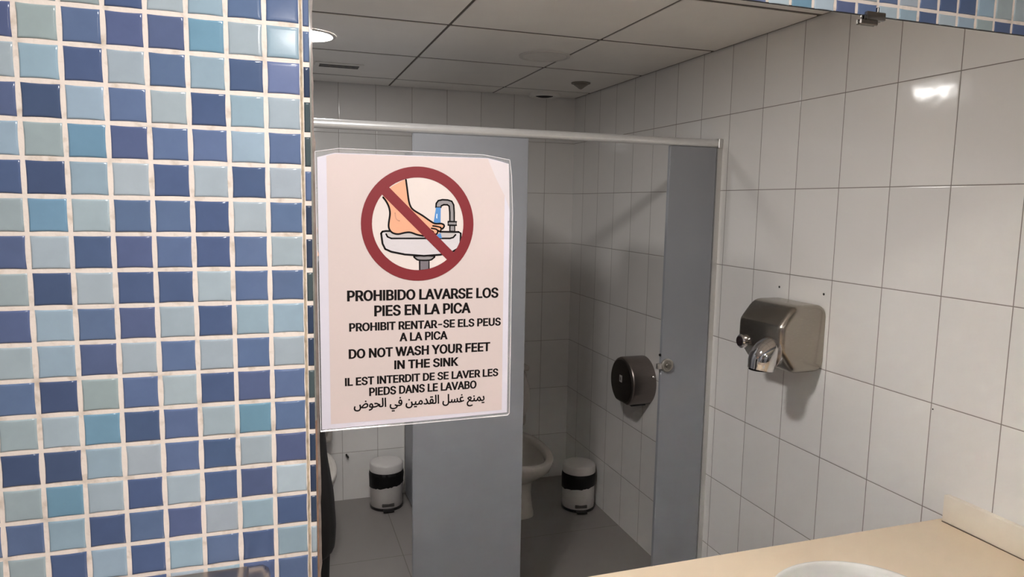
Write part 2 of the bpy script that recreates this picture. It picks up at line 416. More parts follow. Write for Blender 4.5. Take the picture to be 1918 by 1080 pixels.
# pictogram, layer by layer
RC, RO, RI = (108.3, 228.5), 63.6, 51.6
def disc(c, r, n=72): return [(c[0] + r * math.cos(2 * PI * i / n), c[1] + r * math.sin(2 * PI * i / n)) for i in range(n)]
PIC = {"slash":[[75.8,267.3],[68.3,259.0],[141.2,186.9],[149.1,194.0]],
 "leg":[[75.8,267.3],[84.0,272.7],[94.1,277.1],[95.7,265.5],[97.1,255.1],[99.1,248.3],[102.9,243.9],[112.8,238.0],[120.6,232.7],[126.8,229.3],[133.9,229.3],[137.0,228.3],[137.8,226.0],[135.5,223.4],[133.1,220.6],[130.0,217.5],[126.1,216.3],[122.2,216.7],[114.4,215.2],[108.3,216.2],[99.1,219.2],[93.0,219.2],[85.4,217.3],[79.3,218.8],[76.1,221.8],[74.6,226.3],[76.4,235.3],[76.7,241.3],[74.9,248.7],[72.0,254.6],[69.0,258.2]],
 "outline1":[[94.1,277.1],[95.7,265.5],[97.1,255.1],[99.1,248.3],[102.9,243.9],[112.8,238.0],[120.6,232.7],[126.8,229.3],[133.9,229.3],[137.0,228.0],[137.5,226.0],[135.5,223.4]],
 "outline2":[[69.0,257.5],[72.3,253.1],[75.2,247.2],[76.4,239.8],[75.2,230.8],[74.9,225.6],[76.3,221.5],[79.6,218.5],[85.4,217.3],[93.0,218.9],[99.1,219.2],[106.7,216.7],[113.7,215.3]],
 "toe1":[[124.5,226.7],[130.0,225.9],[133.9,224.4],[133.1,220.6],[130.8,221.3]],
 "toe2":[[123.0,223.9],[128.4,222.9],[130.3,220.3],[128.4,217.2],[125.6,218.2]],
 "toe3":[[122.2,221.7],[125.0,219.8],[125.3,217.2]],
 "ankle":[[82.0,240.6],[82.7,235.4],[84.7,232.7],[86.9,232.0]],
 "sink":[[66.6,218.0],[68.1,220.0],[71.9,220.6],[154.5,219.9],[156.9,218.4],[156.7,208.3],[153.9,201.3],[147.5,197.4],[133.3,194.1],[114.5,192.9],[92.9,194.6],[77.8,197.7],[71.0,200.8],[68.1,206.8]],
 "sinkin":[[72.1,217.3],[74.1,214.3],[77.8,212.5],[144.2,212.6],[148.2,213.7],[150.9,216.8],[150.5,218.8],[72.1,219.1]],
 "innerline":[[72.1,217.3],[73.6,214.3],[77.8,212.5],[144.2,212.6],[148.2,213.7],[150.9,216.8]],
 "water":[[128.0,247.3],[133.5,247.4],[133.4,229.8],[125.3,229.7]],
 "water2":[[129.2,216.7],[133.5,218.7],[135.1,212.9],[130.8,212.9]],
 "glint":[[128.7,240.1],[129.6,240.1],[129.3,234.6],[128.4,235.8]],
 "tap":[[128.0,247.3],[128.3,251.8],[130.6,254.9],[135.3,256.1],[141.6,255.9],[146.3,254.4],[148.4,250.6],[149.1,242.2],[149.2,231.4],[144.1,231.4],[144.0,242.1],[143.2,249.0],[141.1,250.5],[136.9,250.5],[134.2,249.3],[133.5,247.4]],
 "collar":[[142.2,231.7],[151.7,231.5],[151.7,227.5],[142.2,227.7]],
 "tapbase":[[144.1,227.4],[149.8,227.1],[149.9,220.6],[144.2,220.9]],
 "drain":[[104.4,192.7],[125.4,192.6],[124.6,189.8],[120.7,188.0],[109.1,188.1],[105.2,189.9]],
 "pipe":[[109.5,188.1],[120.3,188.0],[120.3,177.8],[115.3,176.7],[109.6,176.8]]}
LATIN = json.loads('{" ":[188,[]],"-":[453,[[[337,244],[337,188],[114,188],[114,244]]]],"A":[480,[[[16,0],[201,509],[276,509],[463,0],[395,0],[287,302],[264,372],[232,478],[245,478],[213,371],[191,302],[85,0]],[[110,142],[110,199],[370,199],[370,142]]]],"B":[456,[[[60,0],[60,509],[241,509],[289,504],[329,491],[359,469],[381,442],[394,410],[398,374],[395,344],[387,320],[356,286],[315,267],[315,262],[339,257],[363,245],[385,227],[402,203],[414,173],[418,136],[413,100],[400,67],[377,39],[344,18],[301,4],[247,0]],[[125,57],[245,57],[296,63],[330,80],[349,105],[355,137],[352,161],[342,184],[327,203],[306,218],[279,228],[248,231],[125,231]],[[125,285],[238,285],[288,296],[308,309],[323,326],[333,348],[336,372],[330,403],[313,429],[283,446],[240,452],[125,452]]]],"C":[510,[[[267,-7],[205,1],[150,25],[104,63],[70,115],[48,179],[40,254],[48,329],[70,393],[104,445],[150,484],[205,508],[267,516],[340,504],[373,490],[402,471],[427,447],[448,418],[463,385],[473,348],[408,348],[389,395],[357,428],[315,449],[267,456],[223,450],[184,432],[150,403],[125,364],[109,314],[103,254],[109,194],[125,145],[151,105],[184,76],[223,59],[267,53],[315,60],[357,81],[389,114],[408,160],[473,160],[463,124],[448,91],[428,62],[402,38],[373,19],[341,5],[305,-4]]]],"D":[502,[[[219,0],[96,0],[96,57],[215,57],[272,63],[318,81],[354,110],[379,149],[394,198],[399,255],[394,312],[379,361],[354,399],[320,428],[275,446],[221,452],[93,452],[93,509],[225,509],[294,501],[353,478],[385,455],[412,426],[433,391],[455,329],[462,255],[455,181],[433,119],[411,83],[384,54],[351,31],[291,8]],[[125,509],[125,0],[60,0],[60,509]]]],"E":[419,[[[60,0],[60,509],[372,509],[372,452],[125,452],[125,286],[355,286],[355,229],[125,229],[125,57],[375,57],[375,0]]]],"F":[410,[[[60,0],[60,509],[369,509],[369,452],[125,452],[125,278],[346,278],[346,221],[125,221],[125,0]]]],"H":[517,[[[60,0],[60,509],[125,509],[125,289],[392,289],[392,509],[457,509],[457,0],[392,0],[392,232],[125,232],[125,0]]]],"I":[178,[[[60,0],[118,0],[118,509],[60,509]]]],"K":[467,[[[104,145],[104,216],[139,261],[174,303],[212,344],[364,509],[448,509],[231,276],[228,276]],[[60,0],[60,509],[125,509],[125,334],[124,225],[125,193],[125,0]],[[372,0],[188,259],[228,309],[449,0]]]],"L":[393,[[[60,0],[60,509],[125,509],[125,57],[361,57],[361,0]]]],"N":[523,[[[60,0],[60,509],[136,509],[343,183],[363,151],[388,107],[414,55],[405,54],[401,108],[399,157],[399,195],[399,509],[463,509],[463,0],[387,0],[202,290],[177,331],[148,381],[108,452],[119,454],[122,384],[124,328],[125,291],[125,0]]]],"O":[533,[[[267,-7],[205,1],[150,25],[105,63],[70,115],[48,179],[40,254],[48,329],[70,393],[105,445],[150,484],[205,508],[267,516],[329,508],[384,484],[429,445],[464,393],[486,329],[493,254],[486,179],[464,115],[429,63],[384,25],[329,1]],[[267,53],[310,59],[349,76],[383,105],[408,144],[425,194],[430,254],[425,314],[408,365],[383,404],[349,433],[310,450],[267,456],[223,450],[184,433],[151,404],[125,364],[109,314],[103,254],[109,194],[125,144],[151,105],[184,76],[223,59]]]],"P":[445,[[[60,0],[60,509],[235,509],[289,503],[332,487],[366,462],[390,430],[404,391],[409,348],[404,304],[390,265],[366,233],[332,207],[289,191],[235,186],[109,186],[109,242],[233,242],[269,246],[297,256],[318,272],[333,294],[342,319],[344,348],[342,376],[333,402],[318,423],[297,439],[268,449],[232,452],[125,452],[125,0]]]],"R":[449,[[[60,0],[60,509],[236,509],[290,504],[333,489],[367,465],[390,433],[405,395],[409,352],[405,309],[390,271],[367,240],[333,217],[289,203],[236,198],[96,198],[96,255],[234,255],[269,258],[298,267],[319,281],[334,300],[342,324],[345,352],[342,380],[334,405],[319,425],[298,440],[269,449],[233,452],[125,452],[125,0]],[[353,0],[230,229],[303,229],[428,0]]]],"S":[447,[[[224,-9],[172,-4],[128,9],[91,31],[64,60],[46,96],[38,137],[104,137],[110,110],[123,88],[142,71],[166,59],[224,49],[257,52],[286,60],[311,74],[329,92],[341,114],[346,139],[342,161],[332,179],[296,205],[245,222],[184,239],[128,260],[86,289],[67,313],[56,341],[52,372],[58,413],[75,448],[102,476],[138,498],[180,511],[227,516],[275,511],[316,498],[351,476],[377,449],[394,415],[401,378],[337,378],[326,412],[302,437],[267,453],[225,459],[194,456],[167,448],[145,435],[129,418],[118,398],[115,376],[119,352],[131,334],[169,308],[212,293],[264,279],[312,264],[359,238],[395,198],[405,171],[408,139],[403,99],[386,64],[360,34],[323,11],[278,-4]]]],"T":[449,[[[32,452],[32,509],[417,509],[417,452],[257,452],[257,0],[193,0],[193,452]]]],"U":[517,[[[259,-8],[203,-2],[154,15],[114,43],[85,80],[66,124],[60,173],[60,509],[124,509],[124,178],[128,144],[141,113],[160,87],[187,68],[220,56],[259,52],[298,56],[331,68],[357,87],[377,113],[389,144],[393,178],[393,509],[457,509],[457,173],[451,124],[433,80],[403,43],[363,15],[315,-2]]]],"V":[480,[[[204,0],[16,509],[84,509],[192,206],[215,137],[248,31],[235,31],[267,138],[290,206],[395,509],[463,509],[278,0]]]],"W":[686,[[[155,0],[16,509],[82,509],[163,196],[175,145],[187,94],[197,40],[189,40],[200,94],[211,145],[224,196],[306,509],[380,509],[462,196],[474,145],[486,94],[497,40],[488,40],[499,94],[510,145],[523,196],[603,509],[670,509],[530,0],[455,0],[368,323],[351,391],[336,475],[350,475],[335,395],[318,323],[230,0]]]],"Y":[472,[[[203,0],[203,208],[16,509],[91,509],[192,344],[222,292],[250,230],[224,230],[251,293],[280,344],[381,509],[455,509],[268,208],[268,0]]]]}')
ARABIC = json.loads('{" ":[154,[]],"\\ufe8d":[141,[[[55,0],[43,423],[91,423],[103,0]]]],"\\ufea4":[378,[[[378,-3],[332,0],[295,12],[267,38],[250,83],[285,104],[303,68],[334,50],[384,46],[402,39],[407,23],[399,5]],[[0,-3],[5,46],[66,50],[124,64],[179,86],[229,115],[193,139],[149,154],[98,160],[81,159],[64,157],[45,154],[36,199],[68,206],[98,209],[154,201],[199,183],[238,162],[273,144],[309,136],[321,136],[325,94],[279,87],[237,68],[194,45],[144,22],[82,4]]]],"\\ufeaa":[315,[[[127,46],[175,52],[200,69],[208,96],[202,124],[185,162],[160,205],[130,251],[171,278],[212,212],[241,154],[260,103],[278,65],[300,49],[321,46],[339,39],[345,23],[337,5],[315,-3],[277,4],[245,29],[233,49],[226,74],[250,93],[239,47],[225,27],[203,11],[171,0],[127,-4],[86,0],[50,10],[21,27],[44,68],[78,53]]]],"\\ufeb4":[504,[[[0,-3],[6,46],[37,48],[57,62],[72,97],[88,163],[133,151],[124,115],[120,77],[124,60],[141,49],[172,46],[201,49],[220,63],[233,99],[245,167],[290,159],[286,133],[282,102],[280,77],[284,61],[299,50],[334,46],[359,49],[377,58],[387,74],[390,96],[389,125],[387,159],[383,202],[426,205],[434,126],[447,77],[471,53],[510,46],[528,39],[533,23],[525,5],[504,-3],[468,3],[441,18],[422,41],[411,68],[422,64],[414,40],[402,23],[369,3],[328,-3],[286,4],[260,23],[248,57],[268,57],[244,19],[213,1],[165,-3],[133,2],[104,20],[94,38],[89,62],[107,66],[82,21],[47,2]]]],"\\ufebd":[774,[[[186,-138],[122,-128],[68,-101],[47,-82],[31,-58],[21,-31],[18,-1],[20,30],[29,65],[43,104],[85,88],[75,56],[68,28],[66,4],[70,-24],[83,-47],[102,-66],[127,-79],[187,-89],[255,-79],[298,-52],[321,-14],[328,29],[319,89],[301,155],[349,168],[358,132],[364,109],[368,95],[387,69],[419,52],[468,44],[536,41],[594,44],[640,53],[674,68],[695,90],[702,117],[695,143],[675,164],[639,173],[611,169],[582,158],[529,121],[484,76],[453,36],[401,37],[436,88],[480,138],[531,180],[585,210],[643,222],[673,218],[699,208],[719,193],[735,172],[744,148],[747,122],[736,72],[721,50],[699,31],[670,15],[631,3],[584,-5],[526,-8],[449,-2],[397,13],[366,33],[353,55],[378,24],[365,-33],[334,-85],[309,-107],[277,-123],[236,-134]],[[625,283],[604,291],[596,312],[604,333],[625,341],[646,333],[654,312],[646,291]]]],"\\ufeca":[315,[[[176,-234],[120,-229],[64,-210],[41,-193],[22,-170],[10,-142],[6,-106],[10,-68],[21,-35],[60,17],[111,59],[162,93],[201,125],[212,142],[216,161],[211,177],[195,190],[165,196],[136,192],[106,182],[82,168],[112,143],[140,116],[172,83],[202,68],[233,56],[271,48],[321,46],[339,39],[344,23],[336,5],[315,-3],[233,5],[178,25],[135,55],[113,81],[86,107],[55,132],[47,143],[41,159],[39,171],[50,193],[81,217],[124,236],[174,244],[212,238],[239,223],[257,200],[263,174],[259,146],[247,120],[209,77],[159,39],[108,1],[70,-43],[58,-68],[55,-98],[58,-123],[68,-142],[100,-169],[140,-181],[176,-185],[218,-182],[263,-172],[311,-156],[326,-194],[284,-214],[231,-228]]]],"\\ufecf":[298,[[[0,-3],[6,46],[64,46],[94,48],[107,49],[82,67],[57,100],[49,122],[46,147],[50,179],[62,206],[81,229],[105,246],[135,257],[168,260],[197,258],[227,251],[217,205],[192,210],[168,212],[130,204],[104,181],[95,147],[101,119],[119,96],[142,79],[168,69],[191,66],[204,71],[217,75],[236,82],[264,95],[280,52],[199,23],[110,4]],[[157,321],[136,330],[127,350],[136,371],[157,380],[178,371],[186,350],[178,330]]]],"\\ufed3":[265,[[[0,-3],[6,46],[39,46],[76,47],[110,49],[137,55],[170,74],[187,105],[192,155],[186,201],[167,235],[154,245],[139,248],[114,238],[97,212],[91,180],[96,158],[113,144],[143,139],[178,143],[208,152],[210,111],[189,100],[164,94],[138,92],[87,102],[55,129],[44,168],[51,213],[71,255],[103,285],[122,294],[143,297],[173,292],[197,276],[215,252],[228,222],[238,151],[235,110],[223,75],[203,46],[173,23],[140,10],[98,2],[50,-2]],[[132,358],[111,367],[103,387],[111,408],[132,417],[153,408],[161,387],[153,367]]]],"\\ufed8":[293,[[[0,-3],[6,46],[36,46],[68,47],[97,50],[123,56],[161,73],[189,99],[200,135],[194,163],[176,187],[150,197],[124,188],[104,163],[97,132],[106,98],[130,72],[159,55],[103,39],[80,58],[58,90],[48,133],[57,178],[80,213],[113,237],[152,246],[179,242],[203,230],[222,212],[237,189],[246,164],[249,138],[239,92],[214,56],[176,28],[130,10],[100,4],[68,0],[33,-2]],[[293,-3],[232,1],[172,11],[126,25],[167,55],[209,50],[257,47],[299,46],[317,39],[323,23],[315,5]],[[188,307],[167,316],[158,336],[167,357],[188,366],[208,357],[217,336],[208,316]],[[107,307],[86,316],[77,336],[86,357],[107,366],[127,357],[136,336],[127,316]]]],"\\ufede":[433,[[[18,-1],[20,30],[29,65],[43,104],[85,88],[75,56],[68,28],[66,4],[70,-24],[82,-47],[101,-66],[124,-79],[180,-89],[231,-84],[270,-68],[298,-45],[316,-15],[325,21],[327,59],[314,423],[363,423],[373,123],[383,76],[406,52],[439,46],[457,39],[462,23],[454,5],[433,-3],[401,2],[380,15],[367,33],[360,55],[376,38],[363,-25],[349,-54],[330,-81],[303,-104],[269,-122],[227,-134],[177,-138],[117,-128],[66,-101],[31,-58],[21,-31]]]],"\\ufedf":[154,[[[0,-3],[5,46],[53,52],[64,61],[68,75],[69,122],[58,423],[106,423],[118,127],[116,71],[100,30],[85,16],[64,5]]]],"\\ufee3":[311,[[[0,-3],[6,46],[34,53],[56,76],[79,121],[113,178],[147,205],[180,212],[218,202],[248,174],[268,137],[276,96],[273,64],[263,39],[249,21],[231,9],[191,0],[144,7],[112,20],[72,43],[95,81],[147,55],[186,49],[213,54],[228,68],[233,90],[225,124],[204,152],[177,164],[156,158],[135,136],[111,90],[84,39],[58,11],[31,0]]]],"\\ufee4":[343,[[[0,-3],[6,46],[32,53],[51,76],[75,121],[103,167],[132,196],[158,210],[181,215],[216,206],[245,177],[273,121],[298,72],[321,51],[349,46],[367,39],[372,23],[364,5],[343,-3],[300,5],[268,29],[276,41],[259,12],[234,-6],[205,-11],[165,-3],[126,21],[92,57],[63,17],[34,1]],[[115,102],[137,73],[160,52],[183,41],[205,37],[223,40],[235,52],[240,69],[234,93],[223,120],[211,144],[196,161],[178,167],[159,161],[138,141]]]],"\\ufee6":[433,[[[18,-1],[24,47],[43,104],[85,88],[71,42],[66,4],[70,-26],[83,-49],[102,-67],[127,-79],[187,-89],[255,-80],[298,-57],[321,-23],[328,15],[324,65],[314,110],[301,155],[349,168],[359,132],[364,110],[368,95],[385,63],[410,49],[439,46],[457,39],[462,23],[454,5],[433,-3],[391,6],[365,27],[353,55],[378,24],[366,-35],[353,-62],[335,-87],[310,-108],[277,-124],[236,-134],[186,-138],[122,-129],[68,-104],[47,-85],[31,-61],[21,-33]],[[197,236],[176,245],[167,265],[176,286],[197,295],[217,286],[226,265],[217,245]]]],"\\ufee8":[203,[[[0,-3],[6,46],[45,50],[67,67],[79,104],[92,168],[139,159],[133,135],[128,109],[126,87],[132,66],[155,51],[209,46],[227,39],[233,23],[225,5],[203,-3],[143,4],[124,12],[111,25],[97,59],[115,57],[95,27],[71,8],[40,-1]],[[92,229],[71,237],[63,258],[71,279],[92,287],[113,279],[122,258],[113,237]]]],"\\ufeee":[280,[[[34,-136],[24,-88],[89,-74],[141,-50],[160,-31],[174,-8],[183,22],[186,57],[182,94],[171,124],[154,144],[133,151],[110,142],[92,116],[85,81],[90,64],[104,53],[127,47],[161,46],[286,46],[304,39],[309,23],[301,5],[280,-3],[138,-3],[89,5],[68,15],[52,29],[41,48],[38,72],[46,119],[67,160],[98,189],[138,200],[163,196],[186,184],[205,164],[220,135],[229,99],[232,54],[227,3],[210,-41],[182,-77],[144,-105],[94,-125]]]],"\\ufef2":[436,[[[18,-1],[20,30],[29,65],[43,104],[85,88],[75,56],[68,28],[66,4],[69,-19],[77,-39],[108,-68],[153,-84],[206,-90],[271,-84],[323,-67],[359,-42],[369,-27],[372,-12],[366,2],[349,15],[320,26],[282,38],[293,87],[348,67],[389,55],[420,48],[442,46],[460,39],[466,23],[458,5],[436,-3],[429,-3],[422,-3],[414,-3],[416,-12],[417,-20],[413,-42],[402,-63],[357,-100],[287,-127],[193,-138],[148,-134],[106,-122],[70,-104],[42,-77],[24,-43]],[[236,-250],[215,-241],[206,-221],[215,-200],[236,-191],[256,-200],[265,-221],[256,-241]],[[155,-250],[134,-241],[125,-221],[134,-200],[155,-191],[175,-200],[184,-221],[175,-241]]]],"\\ufef3":[177,[[[0,-3],[6,46],[60,48],[77,53],[88,62],[97,97],[92,132],[79,175],[63,221],[111,239],[125,196],[137,148],[142,106],[134,56],[108,22],[64,3]],[[110,-115],[89,-106],[80,-86],[89,-65],[110,-56],[130,-65],[139,-86],[130,-106]],[[28,-115],[7,-106],[-1,-86],[7,-65],[28,-56],[49,-65],[57,-86],[49,-106]]]],"\\ufef4":[221,[[[0,-3],[6,46],[52,50],[77,67],[91,104],[104,168],[151,159],[145,135],[140,109],[138,87],[139,71],[148,57],[174,49],[227,46],[245,39],[251,23],[242,5],[221,-3],[164,1],[131,12],[116,32],[109,59],[127,57],[106,27],[81,8],[47,-1]],[[149,-115],[128,-106],[120,-86],[128,-65],[149,-56],[170,-65],[178,-86],[170,-106]],[[68,-115],[47,-106],[39,-86],[47,-65],[68,-56],[89,-65],[97,-86],[89,-106]]]]}')
ARABIC_LINE = '\ufebd\ufeee\ufea4\ufedf\ufe8d \ufef2\ufed3 \ufee6\ufef4\ufee3\ufeaa\ufed8\ufedf\ufe8d \ufede\ufeb4\ufecf \ufeca\ufee8\ufee4\ufef3'
SKIN, GREY, GREY2, PALE, BLUE = ink('foot_print', '#dda282'), ink('tap_grey_print', '#8d8889'), ink('pipe_grey_print', '#726b70'), ink('sink_pale_print', '#cac4c6'), ink('water_blue_print', '#4f86c0')
b = bmesh.new(); flat(b, disc(RC, RI), 0.00042); sheet('ring_field', b, ink('ring_field_print', '#d6cac4'))
b = bmesh.new()
MS = [SKIN, M_ink, GREY, PALE, BLUE, ink('sink_inner_print', '#b9b3b1'), ink('white_glint', '#f3f3f3'), GREY2, ink('ankle_print', '#c58f76')]
def fill(k, y, mi, sm=True): flat(b, smooth(PIC[k], 3, True) if sm else PIC[k], y, mi)
def line(k, y, wd=1.3, closed=False, sm=True):
    q = smooth(PIC[k], 4, closed) if sm else list(PIC[k])
    ribbon(b, q + ([q[0]] if closed else []), wd * 1.45, y, 1)
fill('pipe', .00046, 7, False); line('pipe', .00048, 1.2, True, False)
fill('drain', .00050, 2); line('drain', .00052, 1.2, True)
fill('water2', .00058, 4, False)
fill('tapbase', .00046, 2, False); line('tapbase', .00048, 1.2, True, False)
fill('tap', .00047, 2, False); line('tap', .00049, 1.3, True, False)
fill('collar', .00051, 2, False); line('collar', .00053, 1.2, True, False)
fill('sink', .00054, 3, False); fill('sinkin', .00055, 5, False); fill('water2', .00056, 4, False); line('sink', .00057, 1.5, True, False); line('innerline', .00057, 1.3, False, False)
fill('water', .00058, 4, False); fill('glint', .00059, 6, False)
fill('leg', .00060, 0)
for k in ('toe1', 'toe2', 'toe3'): line(k, .00062, 1.2)
line('outline1', .00062, 1.4); line('outline2', .00062, 1.4)
q = smooth(PIC['ankle'], 4); ribbon(b, q, 1.2, .00062, 8)
sheet('foot_in_sink_pictogram', b, MS)
RED = ink('dark_red_print', '#7a2228')
b = bmesh.new(); flat(b, disc(RC, RO), 0.00066, 0, [disc(RC, RI)])
a45 = math.radians(-44.5); d1 = Vector((math.cos(a45), math.sin(a45))); n1_ = Vector((-d1.y, d1.x)) * 5.6; c0 = Vector(RC)
flat(b, [tuple(c0 - d1 * 55 + n1_), tuple(c0 + d1 * 55 + n1_), tuple(c0 + d1 * 55 - n1_), tuple(c0 - d1 * 55 - n1_)], 0.00068)
sheet('prohibition_ring', b, RED)
# lettering
def grow(poly, d):
    """offset a closed contour outward (holes shrink) by d"""
    P = [Vector(q) for q in poly]; P = [q for i, q in enumerate(P) if (q - P[i - 1]).length > 0.5]
    n = len(P); out = []
    for i in range(n):
        e0, e1 = (P[i] - P[i - 1]).normalized(), (P[(i + 1) % n] - P[i]).normalized()
        n0, n1 = Vector((e0.y, -e0.x)), Vector((e1.y, -e1.x)); h = n0 + n1
        if h.length < 0.3: out.append(P[i] + n0 * d); continue
        h.normalize(); out.append(P[i] + h * min(d / max(h.dot(n0), 0.35), d * 1.8))
    return out
def area(q): return sum(a[0] * c[1] - c[0] * a[1] for a, c in zip(q, q[1:] + q[:1])) / 2
def scan(bm, loops, y, step):
    """fill overlapping closed outlines by winding number, in thin horizontal slices (mm)"""
    E = []
    for q in loops:
        for a, c in zip(q, q[1:] + q[:1]):
            if abs(a[1] - c[1]) > 1e-7: E.append((a, c))
    z0, z1 = min(min(a[1], c[1]) for a, c in E), max(max(a[1], c[1]) for a, c in E)
    n = max(1, math.ceil((z1 - z0) / step)); h = (z1 - z0) / n
    for k in range(n):
        zm = z0 + (k + 0.5) * h; X = []
        for a, c in E:
            if (a[1] > zm) != (c[1] > zm):
                sl = (c[0] - a[0]) / (c[1] - a[1]); X.append((a[0] + sl * (zm - a[1]), max(-1.5, min(1.5, sl)), 1 if c[1] > a[1] else -1))
        X.sort(); wind = 0
        for (xa, sa, da), nx in zip(X, X[1:] + [None]):
            if wind == 0: st = (xa, sa)
            wind += da
            if wind == 0:
                vs = [(st[0] - st[1] * h / 2, zm - h / 2), (xa - sa * h / 2, zm - h / 2), (xa + sa * h / 2, zm + h / 2), (st[0] + st[1] * h / 2, zm + h / 2)]
                bm.faces.new([bm.verts.new((u / 1000, -y, v / 1000)) for u, v in vs])
def write(bm, text, table, x0, x1, zb0, zb1, cap, capu, bx, bz):
    adv = sum(table[c][0] for c in text); first, last = table[text[0]], table[text[-1]]
    lo = min(q[0] for s_ in first[1] for q in s_) - bx; hi = adv - last[0] + max(q[0] for s_ in last[1] for q in s_) + bx
    kx = (x1 - x0) / (hi - lo); kz = cap / capu; pen = 0; slope = (zb1 - zb0) / (x1 - x0)
    for c in text:
        if table[c][1]:
            sg = 1 if area(max(table[c][1], key=lambda q: abs(area(q)))) > 0 else -1; loops = []
            for q in table[c][1]:
                q = q if sg > 0 else q[::-1]; g0 = grow(q, 0.0); g1 = grow(q, 1.0)
                loops.append([(x0 + (u.x + (v.x - u.x) * bx + pen - lo) * kx, zb0 + slope * (u.x + pen - lo) * kx + (u.y + (v.y - u.y) * bz) * kz) for u, v in zip(g0, g1)])
            scan(bm, loops, 0.00045, 0.2)
        pen += table[c][0]
b = bmesh.new()
for t, x0, x1, z0, z1, cap in (('PROHIBIDO LAVARSE LOS', 29.2, 203.2, 143.7, 143.5, 12.0), ('PIES EN LA PICA', 58.6, 169.4, 126.1, 126.5, 12.2),
        ('PROHIBIT RENTAR-SE ELS PEUS', 31.1, 206.7, 109.9, 110.2, 9.4), ('A LA PICA', 86.9, 142.2, 96.5, 96.5, 9.8),
        ('DO NOT WASH YOUR FEET', 30.3, 194.0, 79.3, 80.1, 10.8), ('IN THE SINK', 80.7, 155.2, 64.6, 64.5, 10.2),
        ('IL EST INTERDIT DE SE LAVER LES', 25.9, 204.5, 48.6, 49.3, 9.2), ('PIEDS DANS LE LAVABO', 52.4, 177.8, 35.5, 36.0, 9.6)):
    write(b, t, LATIN, x0, x1, z0, z1, cap, 541, 38, 16)
write(b, ARABIC_LINE, ARABIC, 35.2, 187.9, 22.0, 20.0, 10.5, 430, 17, 10)
sheet('lettering', b, M_ink)
def glow(k):
    m, N, L, p = node_mat('lit_diffuser')
    p.inputs['Base Color'].default_value = (0.9, 0.9, 0.9, 1)
    p.inputs['Emission Color'].default_value = (*LAMP_COL, 1); p.inputs['Emission Strength'].default_value = LAMP[k]
    return m
M_unlit = mat('unlit_diffuser', '#e2ded8', 0.35)
M_white = mat('white_paint', '#d9d5d0', 0.4, var=0.03)
def downlight(x, y, lit, label):
    t = empty('recessed_downlight', (x, y, ZC), label, 'ceiling lamp', 'round downlights in the ceiling')
    b = bmesh.new(); n = 40
    loft(b, [circ((0, 0, z), r, n) for r, z in ((LAMP_R + 0.016, -0.0003), (LAMP_R + 0.015, -0.004), (LAMP_R + 0.004, -0.006), (LAMP_R, -0.002))], False, False)
    obj('trim_ring', b, M_white, t)
    b = bmesh.new(); b.faces.new([b.verts.new(q) for q in circ((0, 0, -0.003), LAMP_R, n)][::-1])
    obj('diffuser', b, glow(LAMPS.index((x, y))) if lit else M_unlit, t)
    return t
downlight(*LAMPS[0], True, 'lit round downlight in the ceiling above the washing area')
downlight(*LAMPS[1], True, 'lit round downlight glowing above the cubicle at the mirror edge')
downlight(1.113, -2.135, False, 'unlit round downlight in the ceiling above the toilet paper cubicle')
# small ceiling fittings
t = empty('ceiling_vent', (0.30, -2.70, ZC), 'small slotted vent grille in the ceiling above the cubicle beside the lit downlight', 'vent')
b = bmesh.new(); box(b, -0.11, 0.11, -0.05, 0.05, -0.006, -0.0003, 0.002, 1); obj('vent_plate', b, M_ceil, t)
b = bmesh.new()
for k in range(3): box(b, -0.09, 0.09, -0.036 + 0.026 * k, -0.022 + 0.026 * k, -0.0072, -0.0062)
obj('vent_slots', b, M_dark, t)
t = empty('smoke_detector', (1.525, -2.678, ZC), 'small dark conical detector on the ceiling above the toilet paper cubicle', 'detector')
b = bmesh.new(); lathe(b, (0, 0, 0), [(0.036, -0.0004), (0.036, -0.012), (0.020, -0.022), (0.010, -0.030), (0.004, -0.033)], 24); obj('housing', b, mat('detector_grey', '#8d877e', 0.5), t)
b = bmesh.new(); lathe(b, (0, 0, 0), [(0.050, -0.0003), (0.050, -0.005), (0.037, -0.007)], 24, 'Z'); obj('base_ring', b, mat('detector_base', '#857f77', 0.5), t)
t = empty('extractor_vent', (1.485, -3.10, ZC), 'round extractor vent in the ceiling by the back wall', 'vent')
b = bmesh.new(); loft(b, [circ((0, 0, z), r, 32) for r, z in ((0.088, -0.0003), (0.088, -0.014), (0.070, -0.020), (0.058, -0.004))], False, True); obj('vent_ring', b, M_ceil, t)
b = bmesh.new(); lathe(b, (0, 0, 0), [(0.050, -0.0045), (0.050, -0.014), (0.03, -0.019)], 28); obj('vent_disc', b, M_dark, t)

# ------------------------------------------------------------------ cubicle fronts and partitions
YF = -1.712
M_panel = mat('grey_laminate_panel', '#999ca2', 0.42, var=0.02, scale=3, bump=0.06, bscale=900)
M_panel_edge = mat('dark_panel_edge', '#3b3837', 0.5)
PT = 0.009
def feet(t, xs_, y, z1):
    for x in xs_:
        b = bmesh.new(); lathe(b, (x, y, 0), [(0.026, 0.0005), (0.026, 0.006), (0.011, 0.012), (0.011, z1)], 20); obj('foot', b, M_alu, t)
def panel(name, x0, x1, label, grp='front panels of the toilet cubicles'):
    t = empty(name, ((x0 + x1) / 2, YF, 0), label, 'cubicle panel', grp); h = (x1 - x0) / 2
    b = bmesh.new(); box(b, -h, h, -PT, PT, 0.12, 1.9525, 0.0012, 1); obj('board', b, M_panel, t)
    feet(t, (-h + 0.06, h - 0.06) if h > 0.15 else (0.0,), 0, 0.1195)
    return t
panel('cubicle_panel', 0.4635, 0.8925, 'wide grey front panel between the two open cubicle doorways')
PR = panel('cubicle_panel', 1.4895, 1.7030, 'narrow grey front panel with a round lock beside the white tiled wall')
panel('cubicle_panel', -0.57, -0.137, 'grey front panel left of the cubicle with the lit downlight')
